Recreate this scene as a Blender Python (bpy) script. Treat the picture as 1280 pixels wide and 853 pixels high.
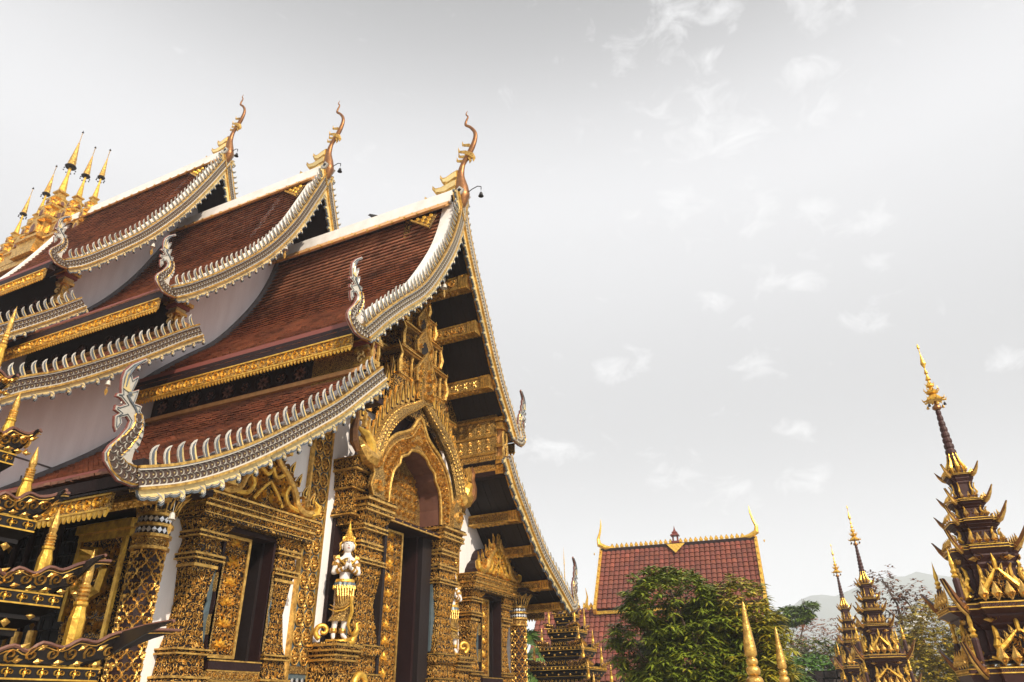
import bpy, math, random
from mathutils import Matrix, Vector
rnd = random.Random(7)
S = bpy.context.scene
for o in list(bpy.data.objects): bpy.data.objects.remove(o)
PI = math.pi; rad = math.radians

# ---------------------------------------------------------------- camera
cam = bpy.data.cameras.new('camera'); camo = bpy.data.objects.new('camera', cam)
S.collection.objects.link(camo)
yaw, pit, rol = rad(25.81), rad(27.58), rad(-0.815)
F = Vector((math.cos(yaw)*math.cos(pit), math.sin(yaw)*math.cos(pit), math.sin(pit)))
Rt = Vector((math.sin(yaw), -math.cos(yaw), 0)); Up = Rt.cross(F)
r2 = Rt*math.cos(rol) + Up*math.sin(rol); u2 = -Rt*math.sin(rol) + Up*math.cos(rol)
camo.matrix_world = Matrix(((r2.x, u2.x, -F.x, -13.3), (r2.y, u2.y, -F.y, -7.99), (r2.z, u2.z, -F.z, 1.7), (0, 0, 0, 1)))
cam.sensor_width = 36; cam.lens = 883.7/1280*36; cam.clip_start = 0.05; cam.clip_end = 9000
S.camera = camo
S.view_settings.view_transform = 'Standard'; S.view_settings.look = 'None'
S.view_settings.exposure = 0.57; S.view_settings.gamma = 1
S.cycles.volume_bounces = 3

# ---------------------------------------------------------------- sun and sky
SUN_EL, SUN_AZ = 36, -124           # azimuth measured from +X towards +Y
sd = Vector((math.cos(rad(SUN_AZ))*math.cos(rad(SUN_EL)), math.sin(rad(SUN_AZ))*math.cos(rad(SUN_EL)), math.sin(rad(SUN_EL))))
sun = bpy.data.lights.new('sun', 'SUN'); sun.energy = 4.2; sun.angle = rad(0.5); sun.color = (1, .87, .70)
so = bpy.data.objects.new('sun', sun); S.collection.objects.link(so)
so.rotation_euler = sd.to_track_quat('Z', 'Y').to_euler()
W = bpy.data.worlds.new('World'); S.world = W; W.use_nodes = True
nt = W.node_tree; N = nt.nodes; L = nt.links; N.clear()
sky = N.new('ShaderNodeTexSky'); sky.sky_type = 'NISHITA'; sky.sun_disc = False
sky.sun_elevation = rad(SUN_EL); sky.sun_rotation = rad(90-SUN_AZ)
sky.air_density = 1.0; sky.dust_density = 4.0; sky.ozone_density = 1.0
hsv = N.new('ShaderNodeHueSaturation'); hsv.inputs['Saturation'].default_value = 0.05
L.new(sky.outputs[0], hsv.inputs['Color'])
# even pale haze veil mixed over the whole dome, plus small wisps of cloud
mixv = N.new('ShaderNodeMixRGB'); mixv.inputs[0].default_value = 0.75
L.new(hsv.outputs[0], mixv.inputs[1])
tc = N.new('ShaderNodeTexCoord')
sep = N.new('ShaderNodeSeparateXYZ'); L.new(tc.outputs['Generated'], sep.inputs[0])
rmp = N.new('ShaderNodeValToRGB'); rmp.color_ramp.interpolation = 'B_SPLINE'; L.new(sep.outputs[2], rmp.inputs[0])
for p_, v_ in ((0.0, .83), (.30, .78), (.58, .64), (.70, .50), (.79, .26), (.86, .20), (1.0, .18)):
    e_ = rmp.color_ramp.elements[0] if p_ == 0 else (rmp.color_ramp.elements[1] if p_ == 1 else rmp.color_ramp.elements.new(p_)); e_.color = (v_, v_, v_*1.005, 1)
mul = N.new('ShaderNodeMixRGB'); mul.blend_type = 'MULTIPLY'; mul.inputs[0].default_value = 1; mul.inputs[2].default_value = (12.2, 12.2, 12.4, 1)
L.new(rmp.outputs[0], mul.inputs[1]); L.new(mul.outputs[0], mixv.inputs[2])
zz = N.new('ShaderNodeMath'); zz.operation = 'MAXIMUM'; zz.inputs[1].default_value = 0.08; L.new(sep.outputs[2], zz.inputs[0])
dv = N.new('ShaderNodeVectorMath'); dv.operation = 'DIVIDE'
cmb = N.new('ShaderNodeCombineXYZ')
for i in range(3): L.new(zz.outputs[0], cmb.inputs[i])
L.new(tc.outputs['Generated'], dv.inputs[0]); L.new(cmb.outputs[0], dv.inputs[1])
n1 = N.new('ShaderNodeTexNoise'); n1.inputs['Scale'].default_value = 4.2; n1.inputs['Detail'].default_value = 7; n1.inputs['Roughness'].default_value = .62
n2 = N.new('ShaderNodeTexNoise'); n2.inputs['Scale'].default_value = 0.9; n2.inputs['Detail'].default_value = 2
L.new(dv.outputs[0], n1.inputs['Vector']); L.new(dv.outputs[0], n2.inputs['Vector'])
r1 = N.new('ShaderNodeMapRange'); r1.inputs[1].default_value = .55; r1.inputs[2].default_value = .72; L.new(n1.outputs[0], r1.inputs[0])
r3 = N.new('ShaderNodeMapRange'); r3.inputs[1].default_value = .47; r3.inputs[2].default_value = .60; L.new(n2.outputs[0], r3.inputs[0])
# thin broken cloudlets: direction in the sky and angular size of each
CL = [(0.637, 0.098, 0.765, 0.062), (0.732, 0.086, 0.676, 0.070), (0.755, 0.032, 0.656, 0.054), (0.669, -0.078, 0.739, 0.048), (0.718, -0.064, 0.693, 0.036), (0.753, -0.072, 0.654, 0.038), (0.783, 0.116, 0.611, 0.038), (0.789, 0.170, 0.590, 0.032), (0.808, 0.037, 0.587, 0.043), (0.866, 0.111, 0.487, 0.027), (0.864, 0.034, 0.502, 0.043), (0.899, -0.061, 0.434, 0.032), (0.910, 0.079, 0.406, 0.032), (0.868, 0.259, 0.423, 0.045), (0.946, 0.038, 0.320, 0.034), (0.965, 0.028, 0.260, 0.038), (0.959, 0.127, 0.254, 0.041), (0.916, -0.196, 0.350, 0.027), (0.844, -0.082, 0.529, 0.036), (0.679, 0.046, 0.733, 0.025), (0.823, -0.037, 0.567, 0.029), (0.870, 0.002, 0.493, 0.029), (0.827, 0.039, 0.561, 0.025), (0.865, -0.093, 0.493, 0.025), (0.645, 0.019, 0.764, 0.034), (0.874, 0.363, 0.324, 0.041), (0.935, 0.214, 0.284, 0.045)]
acc = None
for cx_, cy_, cz_, cr_ in CL:
    off_ = N.new('ShaderNodeVectorMath'); off_.operation = 'SUBTRACT'; off_.inputs[1].default_value = (cx_, cy_, cz_); L.new(tc.outputs['Generated'], off_.inputs[0])
    st_ = N.new('ShaderNodeVectorMath'); st_.operation = 'MULTIPLY'; st_.inputs[1].default_value = (1, 1, 1.9); L.new(off_.outputs[0], st_.inputs[0])
    ds = N.new('ShaderNodeVectorMath'); ds.operation = 'LENGTH'; L.new(st_.outputs[0], ds.inputs[0])
    mr_ = N.new('ShaderNodeMapRange'); mr_.inputs[1].default_value = cr_*1.6; mr_.inputs[2].default_value = 0; mr_.inputs[3].default_value = 0; mr_.inputs[4].default_value = 1; L.new(ds.outputs['Value'], mr_.inputs[0])
    if acc is None: acc = mr_.outputs[0]
    else: mx_ = N.new('ShaderNodeMath'); mx_.operation = 'MAXIMUM'; L.new(acc, mx_.inputs[0]); L.new(mr_.outputs[0], mx_.inputs[1]); acc = mx_.outputs[0]
n1.inputs['Scale'].default_value = 20; n1.inputs['Detail'].default_value = 8; n1.inputs['Roughness'].default_value = .62; n1.inputs['Distortion'].default_value = .6
nm = N.new('ShaderNodeMapping'); nm.inputs['Scale'].default_value = (1, 1, 1.8); L.new(tc.outputs['Generated'], nm.inputs[0]); L.new(nm.outputs[0], n1.inputs['Vector'])
hf_ = N.new('ShaderNodeMath'); hf_.operation = 'MULTIPLY'; hf_.inputs[1].default_value = .30; L.new(acc, hf_.inputs[0])
ad_ = N.new('ShaderNodeMath'); ad_.operation = 'ADD'; L.new(hf_.outputs[0], ad_.inputs[0]); L.new(n1.outputs[0], ad_.inputs[1])
mm = N.new('ShaderNodeMapRange'); mm.inputs[1].default_value = .63; mm.inputs[2].default_value = .96; L.new(ad_.outputs[0], mm.inputs[0])
mk = N.new('ShaderNodeMath'); mk.operation = 'MULTIPLY'; mk.inputs[1].default_value = .9; L.new(mm.outputs[0], mk.inputs[0])
mixc = N.new('ShaderNodeMixRGB'); mixc.inputs[2].default_value = (6.7, 6.7, 6.75, 1)
L.new(mk.outputs[0], mixc.inputs[0]); L.new(mixv.outputs[0], mixc.inputs[1])
bg = N.new('ShaderNodeBackground'); bg.inputs[1].default_value = 0.1; L.new(mixc.outputs[0], bg.inputs[0])
wo = N.new('ShaderNodeOutputWorld'); L.new(bg.outputs[0], wo.inputs[0])

# ---------------------------------------------------------------- materials
MT = {}
def mat(name, col, rough=.6, metal=0., bump=0., bscale=30., var=0., vscale=6., col2=None, attr=False, spec=.5):
    m = bpy.data.materials.new(name); m.use_nodes = True; t = m.node_tree; b = t.nodes['Principled BSDF']
    b.inputs['Roughness'].default_value = rough; b.inputs['Metallic'].default_value = metal
    b.inputs['Specular IOR Level'].default_value = spec
    tcn = t.nodes.new('ShaderNodeTexCoord')
    c = (*col, 1)
    b.inputs['Base Color'].default_value = c
    src = None
    if var > 0:
        n = t.nodes.new('ShaderNodeTexNoise'); n.inputs['Scale'].default_value = vscale; n.inputs['Detail'].default_value = 6; n.inputs['Roughness'].default_value = .65
        t.links.new(tcn.outputs['Object'], n.inputs['Vector'])
        mr = t.nodes.new('ShaderNodeMapRange'); mr.inputs[1].default_value = .35; mr.inputs[2].default_value = .68; mr.inputs[4].default_value = var
        t.links.new(n.outputs[0], mr.inputs[0])
        mx = t.nodes.new('ShaderNodeMixRGB'); mx.inputs[1].default_value = c; mx.inputs[2].default_value = (*(col2 or [x*.35 for x in col]), 1)
        t.links.new(mr.outputs[0], mx.inputs[0]); src = mx.outputs[0]
    if attr:
        a = t.nodes.new('ShaderNodeAttribute'); a.attribute_name = 'tint'
        mu = t.nodes.new('ShaderNodeMixRGB'); mu.blend_type = 'MULTIPLY'; mu.inputs[0].default_value = 1
        if src: t.links.new(src, mu.inputs[1])
        else: mu.inputs[1].default_value = c
        t.links.new(a.outputs['Color'], mu.inputs[2]); src = mu.outputs[0]
    if src: t.links.new(src, b.inputs['Base Color'])
    if bump > 0:
        n = t.nodes.new('ShaderNodeTexNoise'); n.inputs['Scale'].default_value = bscale; n.inputs['Detail'].default_value = 5
        t.links.new(tcn.outputs['Object'], n.inputs['Vector'])
        bp = t.nodes.new('ShaderNodeBump'); bp.inputs['Strength'].default_value = bump; bp.inputs['Distance'].default_value = .02
        t.links.new(n.outputs[0], bp.inputs['Height']); t.links.new(bp.outputs[0], b.inputs['Normal'])
    MT[name] = m
    return m
def streak(name, sc):
    t = MT[name].node_tree
    for n in list(t.nodes):
        if n.type == 'TEX_NOISE' and n.inputs['Vector'].is_linked and n.inputs['Scale'].default_value < 10:
            mp = t.nodes.new('ShaderNodeMapping'); mp.inputs['Scale'].default_value = sc; t.links.new(n.inputs['Vector'].links[0].from_socket, mp.inputs[0]); t.links.new(mp.outputs[0], n.inputs['Vector'])
def carved(name, hi, lo, scale, rough=.4, metal=.6, thr=.5):
    """gilded carving: gold rinceaux of fine relief over a dark ground, crevice shade deepened in the colour"""
    m = bpy.data.materials.new(name); m.use_nodes = True; t = m.node_tree; b = t.nodes['Principled BSDF']
    b.inputs['Roughness'].default_value = rough; b.inputs['Metallic'].default_value = metal
    tcn = t.nodes.new('ShaderNodeTexCoord')
    nz = t.nodes.new('ShaderNodeTexNoise'); nz.inputs['Scale'].default_value = scale*.7; nz.inputs['Detail'].default_value = 2
    t.links.new(tcn.outputs['Object'], nz.inputs['Vector'])
    ad = t.nodes.new('ShaderNodeMixRGB'); ad.blend_type = 'LINEAR_LIGHT'; ad.inputs[0].default_value = .10
    t.links.new(tcn.outputs['Object'], ad.inputs[1]); t.links.new(nz.outputs['Color'], ad.inputs[2])
    v = t.nodes.new('ShaderNodeTexVoronoi'); v.feature = 'F1'; v.inputs['Scale'].default_value = scale
    t.links.new(ad.outputs[0], v.inputs['Vector'])
    w = t.nodes.new('ShaderNodeMath'); w.operation = 'MULTIPLY'; w.inputs[1].default_value = 17; t.links.new(v.outputs['Distance'], w.inputs[0])
    sn = t.nodes.new('ShaderNodeMath'); sn.operation = 'SINE'; t.links.new(w.outputs[0], sn.inputs[0])
    mr = t.nodes.new('ShaderNodeMapRange'); mr.inputs[1].default_value = thr-1.0; mr.inputs[2].default_value = thr; t.links.new(sn.outputs[0], mr.inputs[0])
    mx = t.nodes.new('ShaderNodeMixRGB'); mx.inputs[1].default_value = (*lo, 1); mx.inputs[2].default_value = (*hi, 1)  # low parts of the relief darkened in colour as crevice shade
    t.links.new(mr.outputs[0], mx.inputs[0]); t.links.new(mx.outputs[0], b.inputs['Base Color'])
    bp = t.nodes.new('ShaderNodeBump'); bp.inputs['Strength'].default_value = .8; bp.inputs['Distance'].default_value = .02
    t.links.new(mr.outputs[0], bp.inputs['Height']); t.links.new(bp.outputs[0], b.inputs['Normal'])
    MT[name] = m
mat('gold', (.86, .53, .13), .34, .75, .45, 34, .85, 12, (.20, .085, .018))
mat('bright_gold', (.92, .58, .09), .36, .65, .4, 22, .8, 9, (.38, .17, .025))
mat('old_gold', (.50, .25, .06), .5, .55, .4, 30, .8, 8, (.16, .06, .02))
carved('carved_gold', (.80, .48, .11), (.03, .010, .006), 13)
carved('carved_fine', (.82, .52, .15), (.05, .018, .009), 22)
carved('carved_dark', (.72, .42, .10), (.012, .006, .006), 10, thr=1.0)
mat('maroon', (.020, .007, .007), .6, 0, .25, 18, .6, 5, (.010, .004, .005), spec=.25)
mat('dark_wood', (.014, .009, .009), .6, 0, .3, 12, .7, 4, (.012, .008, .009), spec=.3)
mat('shrine_maroon', (.060, .020, .017), .5, 0, .3, 16, .7, 5, (.025, .010, .009), spec=.35)
mat('black_lacquer', (.010, .008, .008), .45, 0, .1, 20, spec=.3)
mat('red_edge', (.20, .055, .04), .6, 0, .1, 20, .5, 9, (.18, .05, .04))
mat('white_wall', (.84, .82, .82), .85, 0, .12, 40, .5, 1.6, (.64, .60, .59))
mat('grey_wall', (.80, .79, .83), .85, 0, .2, 30, .7, .9, (.62, .59, .63))
streak('white_wall', (3, 3, .35)); streak('grey_wall', (2.5, 2.5, .4))
mat('cement', (.16, .15, .16), .85, 0, .3, 40, .5, 3)
mat('ridge_white', (.78, .75, .71), .7, 0, .1, 30, .5, 3, (.5, .46, .42))
mat('ridge_orange', (.62, .34, .13), .55, .2, .2, 30, .6, 6, (.36, .16, .05))
mat('tile', (.37, .150, .078), .45, 0, .2, 30, .85, 1.1, (.15, .055, .035), attr=True, spec=.5)
mat('tile_far', (.19, .045, .022), .7, 0, .15, 30, .7, .7, (.10, .028, .02), attr=True)
mat('rim_white', (.56, .54, .48), .5, .1, .2, 60, .5, 14, (.45, .40, .34))
mat('slate_mirror', (.13, .15, .17), .25, .4, .1, 60, .5, 20, (.05, .055, .06))
mat('board_dark', (.075, .042, .028), .45, .2, .1, 60, .5, 20, (.04, .03, .03))
mat('cream', (.78, .62, .28), .5, .2, .2, 50, .5, 12, (.50, .33, .12))
mat('copper', (.30, .135, .04), .42, .6, .3, 25, .7, 8, (.13, .05, .03))
mat('mirror_white', (.75, .76, .78), .15, .6)
mat('skin', (.74, .70, .68), .45)
mat('lip', (.45, .08, .06), .5)
mat('hair', (.015, .012, .012), .5)
mat('blue_grey', (.10, .14, .16), .4, .2, .1, 30, .5, 6)
mat('niche_brown', (.17, .075, .05), .6, 0, .3, 8, .8, 3, (.08, .03, .025))
mat('leaf', (.135, .175, .018), .45, 0, .1, 30, .4, 3, (.03, .07, .015), attr=True)
mat('leaf_dry', (.16, .10, .04), .6, 0, 0, 30, .4, 3, (.10, .05, .03), attr=True)
mat('bark', (.10, .065, .045), .8, 0, .5, 20, .6, 6)
mat('stone', (.12, .11, .10), .85, 0, .5, 12, .6, 4)
mat('stone_brown', (.055, .040, .036), .85, 0, .5, 10, .6, 4, attr=True)
mat('paving', (.42, .40, .37), .85, 0, .2, 12, .5, 2)
mat('metal_grey', (.55, .56, .58), .35, .7)
mat('lamp_glass', (.85, .85, .82), .2)
mat('hill', (.10, .12, .08), .9, 0, .4, .02, .6, .004, (.06, .08, .05))
mat('bird_black', (.02, .02, .022), .6)
mat('red_paint', (.16, .035, .025), .5)
mat('palm', (.07, .15, .02), .45, 0, .1, 20, .5, 3, (.15, .22, .03), attr=True)

for n_ in ('rim_white', 'cream'):      # every cast piece has weathered a little differently
    t_ = MT[n_].node_tree; b_ = t_.nodes['Principled BSDF']; src_ = b_.inputs['Base Color'].links[0].from_socket
    oi = t_.nodes.new('ShaderNodeObjectInfo'); mr = t_.nodes.new('ShaderNodeMapRange'); mr.inputs[3].default_value = .66; mr.inputs[4].default_value = 1.12
    hs = t_.nodes.new('ShaderNodeHueSaturation'); t_.links.new(oi.outputs['Random'], mr.inputs[0]); t_.links.new(mr.outputs[0], hs.inputs['Value']); t_.links.new(src_, hs.inputs['Color']); t_.links.new(hs.outputs[0], b_.inputs['Base Color'])
# ---------------------------------------------------------------- helpers
def link(o): S.collection.objects.link(o); return o
class M:
    def __init__(s, *mats): s.v = []; s.f = []; s.mi = []; s.mats = list(mats); s.cur = 0; s.tint = None
    def mat(s, name):
        if name not in s.mats: s.mats.append(name)
        s.cur = s.mats.index(name); return s
    def add(s, vs, fs, tint=None):
        b = len(s.v); s.v.extend(vs)
        for f in fs: s.f.append([i+b for i in f]); s.mi.append(s.cur)
        if tint is not None:
            if s.tint is None: s.tint = [1.]*(len(s.f)-len(fs))
            s.tint.extend([tint]*len(fs))
        elif s.tint is not None: s.tint.extend([1.]*len(fs))
    def box(s, x0, x1, y0, y1, z0, z1):
        s.add([(x0,y0,z0),(x1,y0,z0),(x1,y1,z0),(x0,y1,z0),(x0,y0,z1),(x1,y0,z1),(x1,y1,z1),(x0,y1,z1)],
              [(0,3,2,1),(4,5,6,7),(0,1,5,4),(1,2,6,5),(2,3,7,6),(3,0,4,7)])
    def loft(s, rings, cap=True):
        n = len(rings[0]); vs = [p for r in rings for p in r]; fs = []
        for i in range(len(rings)-1):
            for j in range(n):
                k = (j+1) % n; fs.append((i*n+j, i*n+k, (i+1)*n+k, (i+1)*n+j))
        if cap: fs.append(tuple(range(n-1, -1, -1))); fs.append(tuple((len(rings)-1)*n+j for j in range(n)))
        s.add(vs, fs)
    def lathe(s, prof, c=(0, 0, 0), seg=16, ax=None, off=0.):
        rings = []
        for r, z in prof:
            ring = []
            for j in range(seg):
                a = 2*PI*(j+off)/seg; p = Vector((r*math.cos(a), r*math.sin(a), z))
                if ax is not None: p = ax @ p
                ring.append((c[0]+p.x, c[1]+p.y, c[2]+p.z))
            rings.append(ring)
        s.loft(rings)
    def tube(s, pts, rr, seg=6, flat=1., fn=None):
        """round bar along pts; rr radius or list; flat squashes it along its second axis"""
        n = len(pts); P = [Vector(p) for p in pts]
        if not isinstance(rr, (list, tuple)): rr = [rr]*n
        rings = []; up = None
        for i in range(n):
            t = (P[min(i+1, n-1)]-P[max(i-1, 0)])
            if t.length < 1e-9: t = Vector((0, 0, 1))
            t.normalize()
            if up is None:
                ref = Vector(fn) if fn else (Vector((0, 0, 1)) if abs(t.z) < .9 else Vector((0, 1, 0)))
                up = ref
            a = up - t*up.dot(t)
            if a.length < 1e-6: a = t.orthogonal()
            a.normalize(); up = a if not fn else Vector(fn); b = t.cross(a)
            rings.append([tuple(P[i]+a*(rr[i]*flat*math.cos(2*PI*k/seg))+b*(rr[i]*math.sin(2*PI*k/seg))) for k in range(seg)])
        s.loft(rings)
    def prism(s, poly, T, t0, t1):
        """poly of (u,v); T maps (u,v,n) to a point; from n=t0 to n=t1"""
        n = len(poly); vs = [T(u, v, t0) for u, v in poly]+[T(u, v, t1) for u, v in poly]
        fs = [tuple(range(n-1, -1, -1)), tuple(range(n, 2*n))]
        for j in range(n): k = (j+1) % n; fs.append((j, k, n+k, n+j))
        s.add(vs, fs)
    def build(s, name, parent=None, kind=None, smooth=False, label=None, loc=None):
        me = bpy.data.meshes.new(name); me.from_pydata([tuple(p) for p in s.v], [], s.f)
        for m in s.mats: me.materials.append(MT[m])
        me.polygons.foreach_set('material_index', s.mi)
        if smooth: me.polygons.foreach_set('use_smooth', [True]*len(me.polygons))
        if s.tint is not None:
            at = me.color_attributes.new('tint', 'FLOAT_COLOR', 'CORNER')
            cols = []
            for f, t in zip(s.f, s.tint):
                c = t if isinstance(t, tuple) else (t, t, t)
                cols.extend((c[0], c[1], c[2], 1.)*len(f))
            at.data.foreach_set('color', cols)
        me.update()
        o = link(bpy.data.objects.new(name, me))
        if parent: o.parent = parent
        if kind: o['kind'] = kind
        if label: o['label'] = label
        if loc: o.location = loc
        return o
def empty(name, label, cat, loc=(0, 0, 0), rz=0., group=None, sc=1.):
    o = link(bpy.data.objects.new(name, None)); o.location = loc; o.rotation_euler = (0, 0, rz); o.scale = (sc,)*3
    tag(o, label, cat, group); return o
def tag(o, label, cat, group=None):
    o['label'] = label; o['category'] = cat
    if group: o['group'] = group
    return o
def copy_tree(o, parent=None):
    c = o.copy(); link(c); c.parent = parent
    for ch in o.children: copy_tree(ch, c)
    return c
def inst(src, name, parent, mw):
    o = link(bpy.data.objects.new(name, src)); o.parent = parent; o.matrix_local = mw; return o
def smooth_pts(P, n=6):
    out = []; m = len(P)
    for i in range(m-1):
        p0 = P[max(i-1, 0)]; p1 = P[i]; p2 = P[i+1]; p3 = P[min(i+2, m-1)]
        for k in range(n):
            t = k/n
            out.append(tuple(.5*((2*b)+(-a+c)*t+(2*a-5*b+4*c-d)*t*t+(-a+3*b-3*c+d)*t**3) for a, b, c, d in zip(p0, p1, p2, p3)))
    out.append(tuple(P[-1])); return out
def resample(P, step):
    L_ = [0]
    for i in range(1, len(P)): L_.append(L_[-1]+math.dist(P[i-1], P[i]))
    n = max(1, round(L_[-1]/step)); out = []; j = 0
    for k in range(n+1):
        s_ = L_[-1]*k/n
        while j < len(P)-2 and L_[j+1] < s_: j += 1
        t = (s_-L_[j])/max(1e-9, L_[j+1]-L_[j]); out.append(tuple(a+(b-a)*t for a, b in zip(P[j], P[j+1])))
    return out
def plane(o, ux, uy):
    o = Vector(o); ux = Vector(ux).normalized(); uy = Vector(uy).normalized(); un = ux.cross(uy)
    return lambda u, v, n: tuple(o+ux*u+uy*v+un*n)
def cyl(c, R, z0=0, a0=0):
    return lambda u, v, n: (c[0]+(R+n)*math.cos(a0+u/R), c[1]+(R+n)*math.sin(a0+u/R), z0+v)
def scroll(m, T, cx, cy, R, a0, hand=1, turns=1.15, w=None, h=None, n=13):
    """a carved volute: triangular-section ribbon winding inwards"""
    w = w or R*.26; h = h or R*.35; L1 = []; L2 = []; TP = []
    for i in range(n):
        t = i/(n-1); r = R*(1-t*.86); a = a0+hand*turns*2*PI*t; ww = w*(1-.45*t)*(.35+.65*min(1, t*4))
        c, s_ = math.cos(a), math.sin(a)
        L1.append(T(cx+c*(r+ww/2), cy+s_*(r+ww/2), 0)); L2.append(T(cx+c*max(0, r-ww/2), cy+s_*max(0, r-ww/2), 0)); TP.append(T(cx+c*r, cy+s_*r, h))
    fs = []
    for i in range(n-1): fs += [(i, i+1, 2*n+i+1, 2*n+i), (i+1, i, n+i, n+i+1)][:1]+[(n+i+1, n+i, 2*n+i, 2*n+i+1)]
    m.add(L1+L2+TP, fs)
def leafy(m, T, cx, cy, a, l, w, h):
    c, s_ = math.cos(a), math.sin(a)
    q = lambda u, v, n: T(cx+u*c-v*s_, cy+u*s_+v*c, n)
    m.add([q(0, 0, 0), q(l*.4, w/2, 0), q(l, 0, 0), q(l*.4, -w/2, 0), q(l*.4, 0, h)], [(0, 1, 4), (1, 2, 4), (2, 3, 4), (3, 0, 4)])
def vine(m, T, w, h, cell, rel=1., fill=1.):
    """fills a w x h field with rows of paired volutes, leaves and bosses"""
    nx = max(1, round(w/cell)); ny = max(1, round(h/cell)); cw = w/nx; ch = h/ny
    for j in range(ny):
        for i in range(nx):
            cx = (i+.5)*cw; cy = (j+.5)*ch; R = min(cw, ch)*.40; hand = 1 if (i+j) % 2 else -1
            R *= rnd.uniform(.88, 1.06); a0 = (PI/2 if hand > 0 else -PI/2)+rnd.uniform(-.3, .3)
            scroll(m, T, cx, cy, R*fill, a0, hand, rnd.uniform(1.0, 1.3), R*.33, R*.42*rel, 11)
            for k in range(3):
                a = a0+PI*.5*k+rnd.uniform(-.3, .3)+PI*.75
                leafy(m, T, cx+math.cos(a)*R*.92, cy+math.sin(a)*R*.92, a+.7*hand, R*.62, R*.30, R*.34*rel)
def diaper(m, T, w, h, cell, rel=1.):
    """lattice of ogival lozenges, each with a tear-shaped boss"""
    nx = max(1, round(w/cell)); ny = max(1, round(h/(cell*1.5))); cw = w/nx; ch = h/ny
    for j in range(ny*2+1):
        for i in range(nx+(0 if j % 2 else 1)):
            cx = (i+(.5 if j % 2 else 0))*cw; cy = j*ch/2
            if cx < cw*.2 and j % 2 == 0 and False: continue
            for sx in (-1, 1):
                if not (0 <= cx+sx*cw*.25 <= w): continue
                scroll(m, T, cx+sx*cw*.25, cy-ch*.08, cw*.23, -PI/2, sx, .95, cw*.13, cw*.12*rel, 10)
                scroll(m, T, cx+sx*cw*.20, cy+ch*.24, cw*.16, PI/2, -sx, .9, cw*.11, cw*.10*rel, 9)
            if 0 < cx < w: leafy(m, T, cx, cy-ch*.14, PI/2, ch*.36, cw*.22, cw*.10*rel)
    for i in range(nx+1):
        for sg in (-1, 1):
            P = [T(i*cw+sg*cw*.5*(.5-.5*math.cos(2*PI*k/8)), k*ch/8, .004) for k in range(ny*8+1)]
            m.tube(P, .0085, 4)
def molding(m, x0, x1, y0, y1, zs):
    """stack of box courses: zs = [(z0,z1,proud,mat)]"""
    for z0, z1, p, mt in zs:
        m.mat(mt); m.box(x0-p, x1+p, y0-p, y1+p, z0, z1)
# ================================================================ ground
g = M('paving'); g.add([(-900, -1280, 0), (2080, -1280, 0), (2080, 1480, 0), (-900, 1480, 0)], [(0, 1, 2, 3)])
g.build('ground', kind='structure')
podium = M('paving'); podium.box(-7.2, 7.2, -.3, 24, .004, .9); podium.build('podium', kind='structure')

# ================================================================ temple hall
hall = empty('temple_hall', 'white temple hall with stacked brown tiled roofs, golden carved front and dragon gable boards', 'temple')
# gable profiles: (x, z) from the eave tip up to the apex, along the top edge of the boards
U1L = [(-3.58, 8.47), (-3.34, 8.74), (-3.04, 9.09), (-2.45, 9.71), (-1.65, 10.51), (-1.05, 11.38), (-.46, 12.45), (-.09, 13.46), (.12, 14.45)]
U1R = [(3.50, 8.42), (3.15, 8.90), (2.6, 9.60), (2.05, 10.50), (1.60, 11.35), (1.02, 12.40), (.62, 13.2), (.30, 14.0), (.12, 14.45)]
L1L = [(-7.67, 4.47), (-7.12, 4.66), (-6.51, 4.96), (-5.84, 5.38), (-5.08, 5.94), (-4.19, 6.64), (-3.55, 7.25), (-2.92, 7.86)]
L1R = [(7.0, 4.45), (6.75, 4.62), (6.0, 5.05), (5.0, 5.66), (4.0, 6.56), (3.4, 7.12), (2.95, 7.72)]
U2L = [(-4.38, 10.36), (-3.95, 10.72), (-3.11, 11.58), (-2.02, 12.9), (-1.17, 14.35), (-.53, 15.88), (-.05, 17.15)]
U3L = [(-4.25, 12.72), (-3.85, 13.06), (-3.21, 13.83), (-2.31, 15.04), (-1.42, 16.6), (-.7, 18.19), (-.05, 19.85)]
L2L = [(-9.3, 5.45), (-8.6, 5.75), (-7.8, 6.3), (-6.94, 7.03), (-6.2, 7.51), (-5.17, 8.34), (-3.96, 9.43), (-3.49, 9.82)]
L3L = [(-9.3, 7.55), (-8.2, 7.95), (-7.0, 8.75), (-6.1, 9.50), (-5.17, 10.28), (-4.3, 11.1), (-3.54, 11.9)]
def mir(P): return [(-x, z) for x, z in P]
def curve(P): return smooth_pts(P, 7)
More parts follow.
